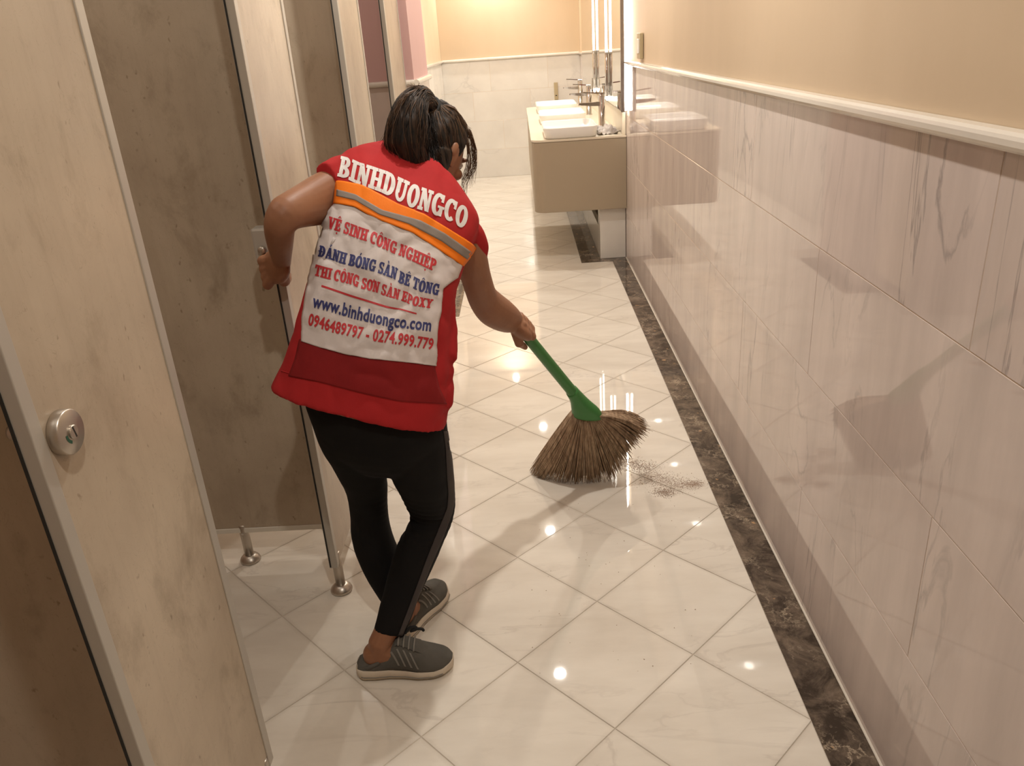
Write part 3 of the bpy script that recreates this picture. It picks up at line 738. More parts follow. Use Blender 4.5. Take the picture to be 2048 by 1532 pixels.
def layout(text, gap=.07, space=.42, bold=0):
    x = 0; polys = []
    for ch in text:
        if ch == ' ': x += space; continue
        b, ms = MARKS.get(ch, (ch, ''))
        w_, g = glyph(b); polys += [[(px + x, py) for px, py in q] for q in g + marks(w_, ms)]
        if bold: polys += [[(px + x + bold, py) for px, py in q] for q in g] + [[(px + x - bold, py) for px, py in q] for q in g]
        x += w_ + gap
    return polys, x - gap
def polys_to_tris(polys):
    V = []; T = []
    for q in polys:
        b = len(V); V += q
        for k in range(1, len(q) - 1): T.append((b, b + k, b + k + 1))
    return V, T
def sans(text, weight=.030):
    cu = bpy.data.curves.new('txt', 'FONT'); cu.body = text; cu.offset = weight; cu.resolution_u = 3; cu.size = 1.0; cu.space_character = 1.06
    o = bpy.data.objects.new('txt', cu); link(o); dgp = bpy.context.evaluated_depsgraph_get()
    me = bpy.data.meshes.new_from_object(o.evaluated_get(dgp)); bpy.data.objects.remove(o)
    bm = bmesh.new(); bm.from_mesh(me); bmesh.ops.triangulate(bm, faces=bm.faces)
    V = [(v.co.x, v.co.y) for v in bm.verts]; bm.verts.index_update(); T = [tuple(v.index for v in f.verts) for f in bm.faces]; bm.free()
    x0 = min(v[0] for v in V); x1 = max(v[0] for v in V)
    return [((x - x0), y / .72) for x, y in V], T, x1 - x0
def lettering(name, V, T, width, base, up, tree, off, mat, parent):
    """wrap flat lettering onto the cloth along a baseline"""
    P = np.array(base, float); s = np.r_[0, np.cumsum(np.linalg.norm(np.diff(P, axis=0), axis=1))]; s /= s[-1]
    U = np.array(up, float)
    def mp(x, y):
        a = x / width; b = np.array([np.interp(a, s, P[:, 0]), np.interp(a, s, P[:, 1])])
        if a < 0 or a > 1:
            e = (P[-1] - P[-2]) if a > 1 else (P[1] - P[0]); e = nrm(e) * np.sum(np.linalg.norm(np.diff(P, axis=0), axis=1)); b = (P[-1] if a > 1 else P[0]) + e * ((a - 1) if a > 1 else a)
        u = np.array([np.interp(a, np.linspace(0, 1, len(U)), U[:, 0]), np.interp(a, np.linspace(0, 1, len(U)), U[:, 1])])
        return b + u * y
    bm = bmesh.new(); vs = [bm.verts.new((*mp(x, y), 0)) for x, y in V]
    for t in T:
        try: bm.faces.new([vs[i] for i in t])
        except ValueError: pass
    for _ in range(4):
        ed = [e for e in bm.edges if e.calc_length() > 5.0]
        if not ed: break
        bmesh.ops.subdivide_edges(bm, edges=ed, cuts=1, use_grid_fill=False); bmesh.ops.triangulate(bm, faces=[f for f in bm.faces if len(f.verts) > 3])
    for v in bm.verts: v.co = hit(v.co.x, v.co.y, tree, off)
    me = bpy.data.meshes.new(name); bm.to_mesh(me); bm.free()
    o = obj(name, me, mat, parent); return o
PB = bvh_of(pan_me)
def slab_text(name, text, base, up, tree, off, mat, parent, **k):
    polys, wd = layout(text, **k); V, T = polys_to_tris(polys); return lettering(name, V, T, wd, base, up, tree, off, mat, parent)
slab_text('lettering', 'BINHDUONGCO', [(675, 353), (691, 357), (711, 367), (735, 375), (764, 386), (794, 402), (820, 414), (850, 423), (879, 433), (902, 444), (928, 459)], [(8, -40), (9, -42), (11, -44), (9, -42), (10, -40)], VB, .0014, MAT['print_white'], vest, gap=.08, bold=.032)
L2 = dict(gap=.09, space=.34, bold=.042)
slab_text('lettering', 'VỆ SINH CÔNG NGHIỆP', [(655, 456), (664, 459), (678, 463), (720, 479), (739, 485), (789, 508), (804, 513), (836, 528), (868, 543)], [(5, -23), (5, -23), (6, -23)], PB, .0012, MAT['print_red'], pan, **L2)
slab_text('lettering', 'ĐÁNH BÓNG SÀN BÊ TÔNG', [(637, 513), (667, 521), (682, 527), (738, 541), (750, 544), (788, 558), (800, 567), (823, 575), (838, 583), (876, 591)], [(4, -22), (5, -23), (4, -22)], PB, .0012, MAT['print_blue'], pan, **L2)
slab_text('lettering', 'THI CÔNG SƠN SÀN EPOXY', [(629, 551), (654, 558), (706, 570), (717, 576), (757, 586), (767, 591), (811, 604), (822, 611), (862, 617)], [(4, -22), (4, -22), (4, -18)], PB, .0012, MAT['print_red'], pan, **L2)
patch('rule', [[(644, 570), (700, 589), (773, 612), (800, 617), (833, 626)], [(643, 574), (700, 593), (773, 616), (800, 620), (833, 629)]], 50, 1, PB, .0012, MAT['print_red'], pan, Z3, thick=0)
V, T, wd = sans('www.binhduongco.com'); lettering('lettering', V, T, wd, [(624, 613), (658, 622), (711, 638), (779, 653), (817, 657), (861, 662)], [(5, -25), (4, -26), (3, -24)], PB, .0012, MAT['print_blue'], pan)
V, T, wd = sans('0946489797 - 0274.999.779'); lettering('lettering', V, T, wd, [(616, 649), (647, 658), (664, 664), (711, 675), (744, 681), (794, 688), (832, 694), (865, 699)], [(4, -23), (4, -23), (3, -22)], PB, .0012, MAT['print_red'], pan)

# --- leggings
PELV = [((612, 745), (885, 800), 1.625, 1.605, .098), ((614, 790), (890, 835), 1.615, 1.595, .105), ((634, 848), (892, 872), 1.615, 1.60, .098), ((668, 895), (878, 912), 1.635, 1.625, .072), ((700, 920), (850, 925), 1.66, 1.66, .03)]
RLEG = [((765, 800), (892, 835), 1.605, 1.605, -1.15), ((771, 880), (898, 890), 1.615, 1.615, -1.12), ((779, 932), (906, 940), 1.64, 1.64, -1.0), ((802, 978), (909, 985), 1.668, 1.668, -1.0), ((822, 1020), (911, 1012), 1.69, 1.69, -1.0),
        ((818, 1050), (904, 1044), 1.678, 1.678, -1.0), ((797, 1085), (887, 1085), 1.65, 1.65, -1.05), ((781, 1132), (866, 1135), 1.61, 1.61, -1.05), ((768, 1180), (843, 1184), 1.572, 1.572, -1.0), ((756, 1226), (824, 1232), 1.537, 1.537, -.95), ((746, 1262), (807, 1272), 1.512, 1.512, -.9)]
LLEG = [((612, 795), (768, 805), 1.605, 1.605, -1.0), ((637, 865), (776, 880), 1.62, 1.62, -1.0), ((668, 922), (772, 935), 1.65, 1.65, -1.0), ((693, 975), (775, 980), 1.69, 1.69, -1.05), ((701, 1028), (776, 1028), 1.715, 1.715, -1.1),
        ((703, 1068), (781, 1060), 1.715, 1.715, -1.1), ((716, 1112), (793, 1096), 1.70, 1.70, -1.1), ((740, 1160), (812, 1134), 1.685, 1.685, -1.0), ((768, 1205), (830, 1180), 1.668, 1.668, -.95), ((790, 1236), (838, 1220), 1.655, 1.655, -.9)]
leg_parts = [px_loft(dense(PELV), 36, 2.3), px_loft(dense(RLEG), 26, 2.1), px_loft(dense(LLEG), 26, 2.1)]
legg_me = remesh('leggings', leg_parts, .0048, 5)
knee = np.array(at(835, 1035, 1.66))
def lf(c, n):
    d = np.linalg.norm(c - knee); k = math.exp(-(d / .06) ** 2)
    return .004 * k * math.sin(c[2] * 320 + c[0] * 60) + .0015 * noise.noise(Vector(c) * 22)
displace(legg_me, lf)
legg = obj('leggings', legg_me, MAT['black_cloth'], person, PL); legg['label'] = 'black leggings with grey side stripe'
LB = bvh_of(legg_me)
patch('side_stripe', [[(886, 862), (891, 900), (893, 950), (896, 985), (894, 1015), (876, 1060), (852, 1120), (832, 1175), (812, 1228), (796, 1270)][::-1], [(895, 862), (904, 920), (908, 965), (909, 1000), (903, 1030), (886, 1075), (862, 1130), (843, 1178), (822, 1230), (804, 1271)][::-1]], 70, 5, LB, .0016, MAT['stripe'], legg, Z3, 1.6, thick=.0008)

# --- skin body: one continuous surface
def shrink(rings, k, dy=0):
    out = []
    for L, R, yl, yr, d in rings:
        cx, cy = (L[0] + R[0]) / 2, (L[1] + R[1]) / 2
        out.append(((cx + (L[0] - cx) * k, cy + (L[1] - cy) * k), (cx + (R[0] - cx) * k, cy + (R[1] - cy) * k), yl, yr, d * k if d > 0 else d))
    return out
LARM = [((700, 322), (705, 440), 1.835, 1.82, -.62), ((668, 332), (682, 446), 1.80, 1.79, -.65), ((636, 346), (652, 449), 1.755, 1.75, -.72), ((603, 366), (622, 453), 1.70, 1.70, -.8), ((572, 383), (603, 456), 1.655, 1.66, -.85),
        ((545, 400), (594, 459), 1.63, 1.64, -.9), ((530, 428), (590, 463), 1.625, 1.64, -.95), ((528, 455), (589, 470), 1.64, 1.65, -.95), ((533, 485), (587, 489), 1.665, 1.675, -.88), ((540, 508), (584, 512), 1.695, 1.70, -.75), ((546, 524), (582, 530), 1.72, 1.72, -.65)]
RARM = [((880, 490), (950, 450), 1.84, 1.86, -.8), ((903, 528), (972, 503), 1.865, 1.88, -.85), ((920, 556), (979, 536), 1.89, 1.90, -.9), ((930, 585), (985, 560), 1.92, 1.925, -.92), ((941, 614), (992, 580), 1.955, 1.96, -.95),
        ((957, 638), (1008, 594), 1.985, 1.99, -.95), ((978, 652), (1024, 606), 2.015, 2.02, -.92), ((1000, 660), (1036, 618), 2.05, 2.05, -.82), ((1014, 662), (1042, 628), 2.075, 2.075, -.72)]
def Pq(u, v, Y): return at(u, v, Y)
def grip(center, axis, wdir, nsign, rc, wrist, spread=.0192, fr=.0088, thumb_dir=1, wr=.022, along=True):
    axis = nrm(axis); w_ = np.array(wdir, float); w_ = nrm(w_ - (w_ @ axis) * axis); n = np.cross(axis, w_) * nsign
    parts = []; center = np.array(center, float); wrist = np.array(wrist, float)
    def P(th, r, s): a = math.radians(th); return center + axis * s + (w_ * math.cos(a) + n * math.sin(a)) * r
    spans = [255, 275, 268, 245]; rr = [fr, fr * 1.04, fr, fr * .88]
    for k in range(4):
        s = (k - 1.5) * -spread * thumb_dir
        kn = P(58, rc + .020, s)
        pts = [wrist * .62 + kn * .38 + axis * s * .1, wrist * .25 + kn * .75, kn]; rad = [.0145, .0138, .0128]
        for th in np.linspace(85, spans[k], 7): pts.append(P(th, rc + rr[k] * (1.05 if th < 200 else .95), s)); rad.append(rr[k] * (1.12 - .25 * (th - 85) / 190))
        parts.append(tube(pts, rad, 12)); parts.append(ellipsoid(pts[-1], np.eye(3), [rad[-1]] * 3, 12, 8)); parts.append(ellipsoid(kn, np.eye(3), [.0118] * 3, 12, 8))
    # palm between wrist and knuckles
    pc = wrist * .45 + P(30, rc + .014, 0) * .55
    fw = nrm(P(45, rc + .014, 0) - wrist); side = axis; up = np.cross(fw, side)
    parts.append(ellipsoid(pc, (nrm(fw), nrm(side - (side @ fw) * fw), nrm(up)), (.050, .039, .0205), 20, 12))
    # thumb leaves the side of the palm near its base and closes against the index finger
    s = 1.9 * spread * thumb_dir
    tb = wrist * .55 + P(-15, rc + .02, s * .6) * .45
    if along: pts = [tb, P(-18, rc + .019, s * .95), P(-34, rc + .0125, s * 1.35), P(-40, rc + .0095, s * 1.75), P(-44, rc + .008, s * 2.05)]
    else: pts = [tb, P(-18, rc + .019, s * .70), P(-42, rc + .014, s * .62), P(-70, rc + .010, s * .45), P(-92, rc + .008, s * .30)]
    parts.append(tube(pts, [.015, .0135, .0108, .0098, .0080], 12)); parts.append(ellipsoid(pts[-1], np.eye(3), [.0080] * 3, 12, 8))
    return parts
# broom handle line
HB = np.array(at(1040, 655, 2.10)); NB = np.array(at(1150, 790, 2.265)); HAX = nrm(NB - HB)
RW = np.array(at(1026, 642, 2.078))
rhand = grip(HB + HAX * -.004, HAX, RW - HB, 1, .0165, RW, thumb_dir=1)
if np.cross(HAX, RW - HB)[2] < 0: rhand = grip(HB + HAX * -.004, HAX, RW - HB, -1, .0165, RW, thumb_dir=1)
LHc = np.array((XF - .004, 1.782, at(552, 540, 1.77)[2])); LWr = np.array(at(563, 520, 1.72))
lhand = grip(LHc, (0, .05, -1), LWr - LHc + np.array((.0, -.02, 0)), 1, .013, LWr, thumb_dir=1, along=False)
# head frame
HF = nrm((.38, .68, -.62)); HU = nrm(np.array((.02, 0, 1.0)) - (np.array((.02, 0, 1.0)) @ HF) * HF); HR = np.cross(HF, HU)
HC = np.array(at(865, 300, 2.0))
def hp(r, f, u): return HC + HR * r + HF * f + HU * u
def head_r(d):
    r, f, u = d
    wx, wf, wu = .069, .088, .108
    if u < 0:
        k = -u; wx *= 1 - .30 * k ** 1.6; wf *= (1 - .10 * k) if f > 0 else (1 - .38 * k ** 1.2)
    return np.array((r * wx, f * wf, u * wu))
def sph(fn, nu=36, nv=24):
    V = []; Fc = []
    for i in range(nv + 1):
        th = math.pi * i / nv
        for j in range(nu):
            ph = 2 * math.pi * j / nu
            V.append(hp(*fn(np.array((math.sin(th) * math.cos(ph), math.sin(th) * math.sin(ph), math.cos(th))))))
    for i in range(nv):
        for j in range(nu):
            k = (j + 1) % nu; Fc.append((i * nu + j, (i + 1) * nu + j, (i + 1) * nu + k, i * nu + k))
    return V, Fc
RM = (HR, HF, HU)
head = [sph(head_r), ellipsoid(hp(0, .066, -.075), RM, (.030, .026, .026)), ellipsoid(hp(0, .090, -.020), RM, (.012, .016, .022)), ellipsoid(hp(0, .098, -.030), RM, (.015, .011, .009)),
        ellipsoid(hp(0, .082, .020), RM, (.050, .010, .010)), ellipsoid(hp(.034, .068, -.026), RM, (.022, .018, .016)), ellipsoid(hp(-.034, .068, -.026), RM, (.022, .018, .016)),
        ellipsoid(hp(0, .085, -.056), RM, (.022, .010, .005)), ellipsoid(hp(0, .084, -.065), RM, (.019, .010, .005))]
for s in (-1, 1):
    head += [ellipsoid(hp(s * .070, -.006, -.012), (nrm(HR + HF * -.5 * s), nrm(HF + HR * .5 * s), HU), (.0055, .015, .027)), ellipsoid(hp(s * .0755, -.014, -.002), (nrm(HR + HF * -.5 * s), nrm(HF + HR * .5 * s), HU), (.0040, .010, .018)),
             ellipsoid(hp(s * .069, .000, -.036), RM, (.005, .008, .009))]
neck = [tube([at(815, 400, 1.90), at(832, 355, 1.94), hp(0, -.020, -.075), hp(0, -.015, -.03)], [.062, .056, .053, .05], 20)]
feet = []
RH, RT = np.array((-.462, 1.497, 0)), np.array((-.256, 1.503, 0)); LH, LT_ = np.array((-.392, 1.605, 0)), np.array((-.302, 1.785, 0))
def foot(h, t, ank):
    f = nrm(t - h); L = np.linalg.norm(t - h); z = np.array((0, 0, 1.0))
    return [tube([h + f * .035 * L / .23 + z * .052, h + f * .09 + z * .055, h + f * .135 + z * .044, h + f * (L - .05) + z * .034], [.028, .030, .024, .012], 14), ellipsoid(h + f * .033 + z * .053, np.eye(3), (.029, .029, .030)),
            tube([h + f * .045 + z * .05, h + f * .05 + z * .085, ank], [.030, .029, .030], 14)]
feet = foot(RH, RT, np.array(at(776, 1255, 1.517))) + foot(LH, LT_, np.array(at(815, 1225, 1.655)))
body_parts = [px_loft(dense(shrink(VEST, .90)), 36, 2.3), px_loft(dense(shrink(RLEG, .90)), 20, 2.0), px_loft(dense(shrink(LLEG, .90)), 20, 2.0), px_loft(dense(shrink(PELV, .9)), 28, 2.2),
              px_loft(dense(LARM), 24, 2.05), px_loft(dense(RARM), 24, 2.05)] + rhand + lhand + head + neck + feet
body_me = remesh('body', body_parts, .0032, 2)
obj('body', body_me, MAT['skin'], person, PL)['label'] = 'brown bare arms, hands, neck and ankles'
for s in (-1, 1):
    ey = obj('eye', mkmesh('eye', *ellipsoid(hp(s * .031, .0785, .004), RM, (.011, .009, .0075)), True), MAT['eye'], person, PL)
    obj('iris', mkmesh('iris', *ellipsoid(hp(s * .031, .0855, .002), RM, (.005, .003, .005)), True), MAT['lace'], ey)
    obj('eyebrow', mkmesh('eyebrow', *ellipsoid(hp(s * .031, .086, .024), RM, (.018, .004, .0035)), True), MAT['hair'], person, PL)

# --- hair: cap, raised ponytail, loose strands
def hair_r(d):
    base = head_r(d); r, f, u = d
    line = f - (.30 + .50 * max(0, u)) if u > -.05 else f - (.02 + .35 * max(0, -.05 - u) * -1 + .05)
    h = 1 / (1 + math.exp(line * 18))
    ear = math.exp(-(((f + .08) / .22) ** 2 + ((u + .16) / .24) ** 2)) if abs(r) > .7 else 0
    h *= 1 - .9 * ear
    l = np.linalg.norm(base); g = .014 + .003 * math.sin(9 * math.atan2(r, f) + 4 * u)
    return base * ((l + g * h - .010 * (1 - h)) / l)
TIE = at(858, 220, 1.985)
PTL = [(TIE, .026), (at(848, 204, 1.965), .027), (at(836, 197, 1.935), .027), (at(823, 216, 1.902), .036), (at(815, 248, 1.880), .043), (at(812, 283, 1.872), .047), (at(822, 318, 1.876), .042), (at(838, 346, 1.89), .028)]
cap = [sph(hair_r, 44, 30), tube([p for p, r in PTL], [r for p, r in PTL], 20), tube([at(832, 290, 1.95), at(822, 335, 1.925), at(842, 368, 1.925)], [.062, .056, .03], 18),
       tube([at(815, 260, 1.91), at(794, 292, 1.89), at(776, 306, 1.88)], [.035, .026, .007], 12), tube([at(862, 310, 1.95), at(866, 345, 1.93), at(878, 362, 1.935)], [.055, .042, .018], 14), tube([at(800, 305, 1.89), at(830, 328, 1.885), at(865, 345, 1.905)], [.028, .036, .030], 14),
       tube([at(800, 300, 1.90), at(790, 314, 1.895), at(800, 330, 1.90)], [.03, .03, .02], 12)]
hair_me = remesh('hair', cap, .0042, 3)
displace(hair_me, lambda c, n: .0055 * noise.noise(Vector((c[0] * 26, c[1] * 26, c[2] * 9))) + .0022 * noise.noise(Vector((c[0] * 60, c[1] * 60, c[2] * 14))))
hair = obj('hair', hair_me, MAT['hair'], person, PL); hair['label'] = 'dark brown hair tied in a raised ponytail'
HBV = bvh_of(hair_me)
rs = random.Random(3); strands = []; tips = []
def catmull(P, n):
    P = [np.array(p, float) for p in P]; out = []
    for i in range(len(P) - 1):
        p0, p1, p2, p3 = P[max(i - 1, 0)], P[i], P[i + 1], P[min(i + 2, len(P) - 1)]
        for j in range(n):
            t = j / n; out.append(.5 * (2 * p1 + (p2 - p0) * t + (2 * p0 - 5 * p1 + 4 * p2 - p3) * t * t + (3 * p1 - p0 - 3 * p2 + p3) * t ** 3))
    out.append(P[-1]); return out
def strand(pts, r0, lst, n=3):
    lst.append(tube(pts, [r0 * (1 - .75 * i / (len(pts) - 1)) for i in range(len(pts))], n))
path = catmull([p for p, r in PTL], 3); prad = np.interp(np.linspace(0, len(PTL) - 1, len(path)), range(len(PTL)), [r for p, r in PTL])
fr = []; s1 = nrm(np.cross(nrm(path[1] - path[0]), (0, 0, 1.0)))
for i in range(len(path)):
    t = nrm(path[min(i + 1, len(path) - 1)] - path[max(i - 1, 0)]); s1 = nrm(s1 - (s1 @ t) * t); fr.append((s1, np.cross(t, s1)))
for k in range(230):                    # along the ponytail
    a0 = rs.uniform(0, 2 * math.pi); tw = rs.uniform(-.5, .5); i0 = rs.randint(0, 5); i1 = rs.randint(13, len(path) - 1); q = []
    for i in range(i0, i1 + 1):
        s1, s2 = fr[i]
        a = a0 + tw * (i - i0) / 20 + .10 * math.sin(i * .9 + k); q.append(path[i] + (s1 * math.cos(a) + s2 * math.sin(a)) * (prad[i] * (1 + .05 * math.sin(k * 1.7 + i * .4)) + .0012))
    strand(q, rs.uniform(.0009, .0018), strands if rs.random() < .8 else tips)
for k in range(620):                    # combed from the hairline back to the tie
    th = rs.uniform(.25, 2.75); ph = rs.uniform(0, 2 * math.pi)
    d = np.array((math.sin(th) * math.cos(ph), math.sin(th) * math.sin(ph), math.cos(th)))
    e = nrm(np.array((0, -.70, .72))); q = []
    for t in np.linspace(0, .92, 8):
        dd = nrm(d * (1 - t) + e * t); p = hp(*(head_r(dd)))
        loc, no, _, _ = HBV.find_nearest(Vector(p))
        pv = np.array(loc) + np.array(nrm(np.array(loc) - HC)) * .0012; q.append(pv)
    if d[1] > .3 + .5 * max(0, d[2]) - .02 or (d[2] < -.05 and d[1] > .0): continue
    strand(q[::-1], rs.uniform(.0008, .0016), strands if rs.random() < .72 else tips)
def wisp(P, n, jit, r, lst):
    for k in range(n):
        j = [np.array((rs.uniform(-jit, jit), rs.uniform(-jit, jit), rs.uniform(-jit, jit) * .6)) for _ in P]
        strand(catmull([p + j[i] * (i / (len(P) - 1) + .2) for i, p in enumerate(P)], 4), r * rs.uniform(.6, 1.2), lst)
# fringe falling past the face, nape and flyaway hairs
wisp([hp(.045, .055, .085), at(938, 262, 2.02), at(948, 300, 2.03), at(945, 335, 2.03), at(934, 362, 2.02)], 34, .011, .0011, tips)
wisp([hp(.050, .050, .075), at(934, 280, 2.01), at(938, 320, 2.01), at(930, 360, 2.0), at(925, 395, 1.99)], 22, .009, .0009, tips)
wisp([hp(.045, .055, .085), at(940, 275, 2.03), at(947, 330, 2.03), at(940, 370, 2.03)], 16, .012, .0008, tips)
wisp([at(800, 265, 1.88), at(786, 290, 1.875), at(770, 303, 1.87), at(764, 312, 1.87)], 40, .012, .0011, strands)
wisp([at(795, 240, 1.87), at(778, 262, 1.865), at(768, 285, 1.865)], 14, .010, .0008, strands)
for (u0, v0) in ((886, 352), (878, 350), (868, 346), (856, 342), (846, 338), (838, 334), (888, 345)):     # nape hair combed up to the tie
    q = []
    for t in np.linspace(0, 1, 9):
        pp = np.array(at(u0 + (858 - u0) * t, v0 + (226 - v0) * t, 1.80)); loc, no, _, _ = HBV.ray_cast(Vector(EYE), Vector(pp - EYE).normalized())
        if loc is not None: q.append(np.array(loc) - nrm(np.array(loc) - EYE) * .0015)
    if len(q) > 3 and max(np.linalg.norm(np.diff(q, axis=0), axis=1)) < .05: wisp(q, 16, .009, .0011, strands)
wisp([at(835, 178, 1.91), at(815, 190, 1.88), at(795, 215, 1.86), at(782, 250, 1.855), at(776, 290, 1.86)], 30, .011, .0010, tips)
wisp([at(845, 190, 1.92), at(836, 230, 1.87), at(835, 280, 1.86), at(848, 330, 1.87)], 30, .014, .0010, strands)
wisp([at(850, 205, 1.95), at(856, 250, 1.90), at(852, 300, 1.88), at(858, 335, 1.89)], 26, .012, .0010, strands)
wisp([at(785, 280, 1.87), at(775, 305, 1.868), at(774, 318, 1.868)], 30, .012, .0011, strands)
wisp([at(800, 315, 1.87), at(822, 332, 1.868), at(850, 345, 1.875)], 30, .010, .0012, strands)
wisp([at(880, 330, 1.95), at(890, 352, 1.95), at(897, 372, 1.955)], 40, .014, .0011, strands)
wisp([at(830, 195, 1.92), at(836, 178, 1.92), at(828, 172, 1.91)], 26, .012, .0011, tips)
wisp([at(875, 210, 1.99), at(905, 215, 2.0), at(928, 248, 2.01), at(936, 262, 2.01)], 30, .008, .0009, tips)
obj('strands', mkmesh('strands', *merge(strands), True), MAT['hair'], hair)['kind'] = 'stuff'
obj('light_strands', mkmesh('light_strands', *merge(tips), True), MAT['hair_tip'], hair)['kind'] = 'stuff'
bandp = nrm(np.array(PTL[1][0]) - np.array(PTL[0][0])); c0 = np.array(TIE) + bandp * .008
b1 = nrm(np.cross(bandp, (0, 0, 1))); b2 = np.cross(bandp, b1)
obj('hair_tie', mkmesh('hair_tie', *tube([c0 + (b1 * math.cos(a) + b2 * math.sin(a)) * .029 for a in np.linspace(0, 2 * math.pi, 25)], .005, 8), True), MAT['lace'], hair)

# --- trainers
def shoe(h, t, label, bow=True):
    f = nrm(t - h); sd = np.array((f[1], -f[0], 0)); z = np.array((0, 0, 1.0)); L = np.linalg.norm(t - h) + .030; o0 = h - f * .014
    S_ = lambda s, a, zz: o0 + f * (s * L) + sd * a + z * zz
    prof = [(0, .012), (.02, .024), (.08, .032), (.2, .034), (.35, .032), (.5, .035), (.65, .042), (.8, .041), (.9, .034), (.97, .020), (1.0, .008)]
    hw = lambda s: float(np.interp(s, [p[0] for p in prof], [p[1] for p in prof]))
    ss = np.r_[np.linspace(0, .1, 6), np.linspace(.15, .85, 15), np.linspace(.9, 1.0, 7)]
    toe_lift = lambda s: .012 * max(0, (s - .78) / .22) ** 2
    sole_t = lambda s: float(np.interp(s, [0, .1, .4, .7, 1], [.030, .031, .028, .024, .020]))
    rings = []
    for s in ss:
        w_ = hw(s) + .004; b = .001 + toe_lift(s) + (.010 * max(0, (.06 - s) / .06)); tp = sole_t(s) + toe_lift(s)
        rings.append([S_(s, -w_ * .86, b), S_(s, w_ * .86, b), S_(s, w_ * .97, b + .004), S_(s, w_ * 1.03, (b + tp) / 2), S_(s, w_ * .98, tp - .002), S_(s, w_ * .9, tp), S_(s, -w_ * .9, tp), S_(s, -w_ * .98, tp - .002), S_(s, -w_ * 1.03, (b + tp) / 2), S_(s, -w_ * .97, b + .004)])
    sh = empty('shoe_root', (0, 0, 0)) if False else None
    hgt = lambda s: float(np.interp(s, [.02, .10, .2, .30, .40, .46, .54, .64, .75, .86, .94, 1.0], [.010, .016, .024, .038, .062, .072, .064, .052, .041, .033, .024, .006]))
    def up_pt(s, ph, off=0.0):          # ph 0..pi across the top from outer side to inner
        w_ = hw(s) + .0005 + off; H_ = hgt(s) + off; tp = sole_t(s) + toe_lift(s) - .004
        return S_(s, w_ * math.copysign(abs(math.cos(ph)) ** .8, math.cos(ph)), tp + H_ * math.sin(ph) ** .75)
    su = np.r_[np.linspace(.02, .2, 6), np.linspace(.26, .85, 15), np.linspace(.89, .995, 7)]
    rg = [[up_pt(s, math.pi * k / 20) for k in range(21)] for s in su]
    up = mkmesh('upper', *loft(rg), True)
    root = obj('trainer', up, MAT['shoe'], person, PL); root['label'] = label
    obj('sole', mkmesh('sole', *loft(rings), True), MAT['sole'], root)
    # tread lines
    for zf in (.45,):
        pl = [S_(s, (hw(s) + .0045) * 1.03, (.001 + toe_lift(s)) * (1 - zf) + (sole_t(s) + toe_lift(s)) * zf) for s in np.linspace(.06, .9, 24)]
        obj('sole_groove', mkmesh('sole_groove', *tube(pl, .0011, 6), True), MAT['shoe_stripe'], root)
    for side in (0, 1):
        for k in range(4):              # slanted side bars
            s0 = .44 + .065 * k; V = []; Fc = []
            for i, q in enumerate(np.linspace(.06, .30, 7)):
                for ds in (-.010, .010):
                    ph = math.pi * (q if side == 0 else 1 - q); V.append(up_pt(s0 + ds - (q - .06) * .30 + .02, ph, .0016))
            for i in range(6): Fc.append((2 * i, 2 * i + 1, 2 * i + 3, 2 * i + 2))
            obj('side_bar', mkmesh('side_bar', V, Fc), MAT['shoe_stripe'], root)
    tg = [[up_pt(s, math.pi * q, .003) for q in np.linspace(.36, .64, 7)] for s in np.linspace(.43, .68, 8)]
    V = [p for r in tg for p in r]; Fc = [(j * 7 + i, j * 7 + i + 1, j * 7 + i + 8, j * 7 + i + 7) for j in range(7) for i in range(6)]
    tn = obj('tongue', mkmesh('tongue', V, Fc, True), MAT['shoe'], root)
    for k in range(4):
        s = .47 + .05 * k; P = [up_pt(s, math.pi * q, .0055) for q in np.linspace(.34, .66, 7)]
        obj('lace', mkmesh('lace', *tube(P, .0022, 6), True), MAT['shoe_stripe'], root)
    if bow:
        c = up_pt(.53, math.pi * .55, .016); q = []
        for k, (a, b, cc) in enumerate(((-.004, .0, .0), (.006, .012, .016), (.020, .020, .018), (.024, .024, .006), (.010, .012, .004), (.022, .016, .010), (.036, .022, .006), (.040, .028, -.004))):
            q.append(c + f * (a + .004) + sd * -b * .35 + z * (cc * .7 - .004))
        obj('bow', mkmesh('bow', *tube(catmull(q, 4), .0036, 8), True), MAT['lace'], root)
    # crushed heel collar lining
    V, Fc = tube([S_(.045, -.020, .031), S_(.022, .0, .031), S_(.045, .020, .031), S_(.14, .029, .036), S_(.26, .028, .050)], [.005, .005, .005, .006, .005], 8)
    obj('heel_collar', mkmesh('heel_collar', V, Fc, True), MAT['shoe'], root)
shoe(RH, RT, 'grey mesh trainer with crushed heel and pale worn sole, toes pointing right')
shoe(LH, LT_, 'grey mesh trainer set farther forward, half hidden by the leg', False)

# ------------------------------------------------------------------ broom
broom = empty('straw_broom', tuple(atz(1150, 958, 0.0)), 'straw broom with green plastic handle held low over the floor', 'broom'); BO = tuple(-np.array(broom.location))
top = HB - HAX * .062
hp_ = [top, top + HAX * .004, HB, HB + (NB - HB) * .5, NB, NB + HAX * .03]
obj('handle', mkmesh('handle', *tube(hp_, [.012, .0155, .0165, .017, .0175, .018], 20), True), MAT['green'], broom, BO)
FER = [((1133, 789), (1153, 774), 2.257, 2.257, -1.0), ((1140, 802), (1165, 787), 2.270, 2.270, -.95), ((1142, 813), (1181, 803), 2.280, 2.280, -.72), ((1143, 821), (1199, 819), 2.288, 2.288, -.52), ((1144, 829), (1207, 834), 2.296, 2.296, -.46)]
obj('ferrule', mkmesh('ferrule', *px_loft(dense(FER), 24, 2.1), True), MAT['green'], broom, BO)
Fa, Fb = np.array(at(1146, 822, 2.29)), np.array(at(1206, 828, 2.29))
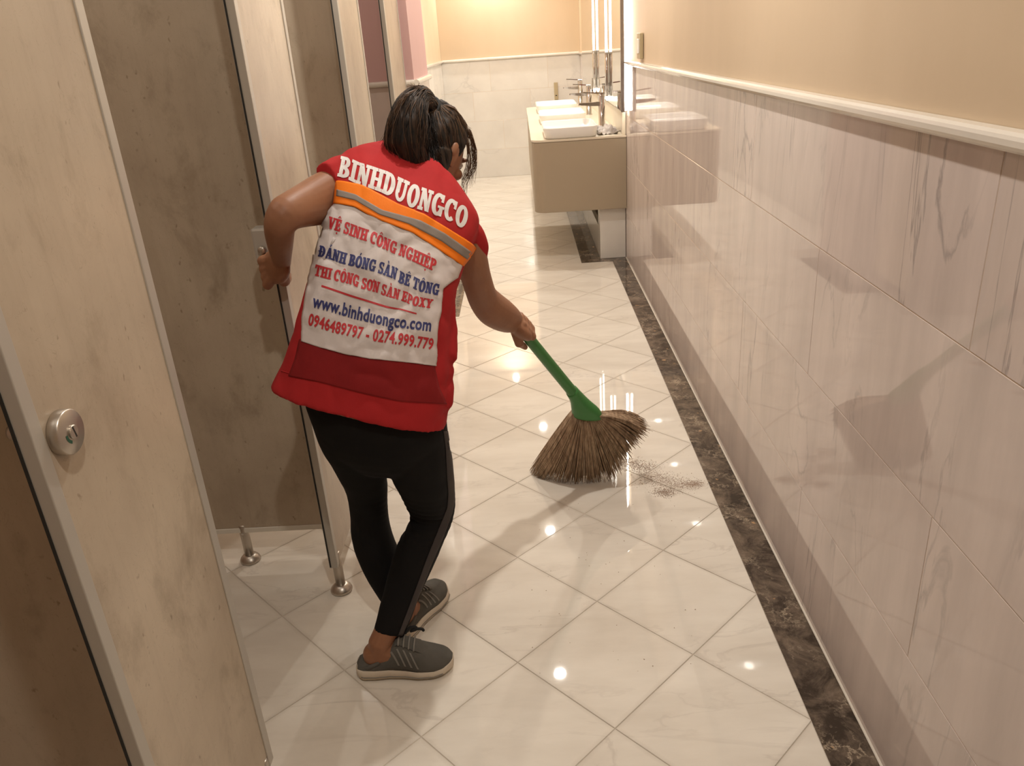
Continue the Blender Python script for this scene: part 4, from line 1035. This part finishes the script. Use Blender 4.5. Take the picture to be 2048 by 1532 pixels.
tipc = [(1063, 946, 2.425), (1085, 956, 2.40), (1118, 964, 2.37), (1155, 964, 2.355), (1195, 958, 2.36), (1228, 944, 2.36), (1246, 915, 2.36), (1262, 890, 2.35), (1280, 868, 2.34), (1294, 850, 2.33)]
ctl = [(1118, 862, 2.33), (1128, 875, 2.33), (1142, 885, 2.325), (1162, 890, 2.32), (1184, 888, 2.32), (1206, 878, 2.32), (1220, 862, 2.32), (1230, 846, 2.315), (1242, 834, 2.31), (1254, 826, 2.305)]
TP = [np.array(at(*q)) for q in tipc]; CP = [np.array(at(*q)) for q in ctl]
for q in TP: q[2] = max(q[2], .003)
def li(A, u): x = u * (len(A) - 1); i = min(int(x), len(A) - 2); return A[i] * (1 - (x - i)) + A[i + 1] * (x - i)
rb = random.Random(11); fib = []
for k in range(1900):
    u = rb.random(); clump = math.sin(u * 57) * .5 + math.sin(u * 131 + 1) * .5
    d = rb.uniform(-1, 1); dep = np.array((0, .82, .35))
    p0 = Fa + (Fb - Fa) * u + dep * d * .012
    u2 = min(1, max(0, u + rb.gauss(0, .012)))
    p1 = li(CP, u2) + dep * d * (.030 + .004 * clump) + np.array((rb.gauss(0, .002),) * 3)
    ln = 1 + rb.gauss(0, .035) - .06 * max(0, clump) * rb.random()
    if u2 > .62: ln += rb.gauss(0, .05) - .03
    p2 = li(TP, u2) + dep * d * .034; p2 = p0 + (p2 - p0) * ln; p2[2] = max(p2[2], .0015)
    pts = [(1 - t) ** 2 * p0 + 2 * t * (1 - t) * p1 + t * t * p2 for t in np.linspace(0, 1, 6)]
    for q in pts: q[2] = max(q[2], .0015)
    r0 = rb.uniform(.0011, .0019); fib.append(tube(pts, [r0 * .9, r0, r0 * 1.1, r0 * 1.1, r0 * .9, r0 * .35], 3))
br = obj('bristles', mkmesh('bristles', *merge(fib), True), MAT['straw'], broom, BO); br['kind'] = 'stuff'
# dust swept along the floor
rd = random.Random(5); V = []; Fc = []
def grain(x, y, s):
    b = len(V); z0 = .0004
    for k in range(5): a = 2 * math.pi * k / 5 + rd.random() * .6; V.append((x + s * math.cos(a) * rd.uniform(.6, 1.3), y + s * math.sin(a) * rd.uniform(.6, 1.3), z0))
    V.append((x, y, z0 + s * .7)); Fc.extend([(b + k, b + (k + 1) % 5, b + 5) for k in range(5)])
DP = [(1255, 925, 14), (1285, 935, 18), (1310, 955, 18), (1335, 965, 20), (1365, 970, 16), (1390, 968, 10), (1330, 985, 12)]
for k in range(5200):
    q = DP[rd.randrange(len(DP))]; p = atz(q[0] + rd.gauss(0, q[2]), q[1] + rd.gauss(0, q[2] * .38))
    grain(p[0], p[1], abs(rd.gauss(0, .0007)) + .0004)
for k in range(60):
    p = atz(rd.uniform(1050, 1400), rd.uniform(900, 1350))
    if p[0] < .54: grain(p[0], p[1], rd.uniform(.0008, .002))
du = obj('dust', mkmesh('dust', V, Fc), MAT['dust']); tag(du, 'patch of brown dust on the white floor beside the broom', 'dust', kind='stuff')
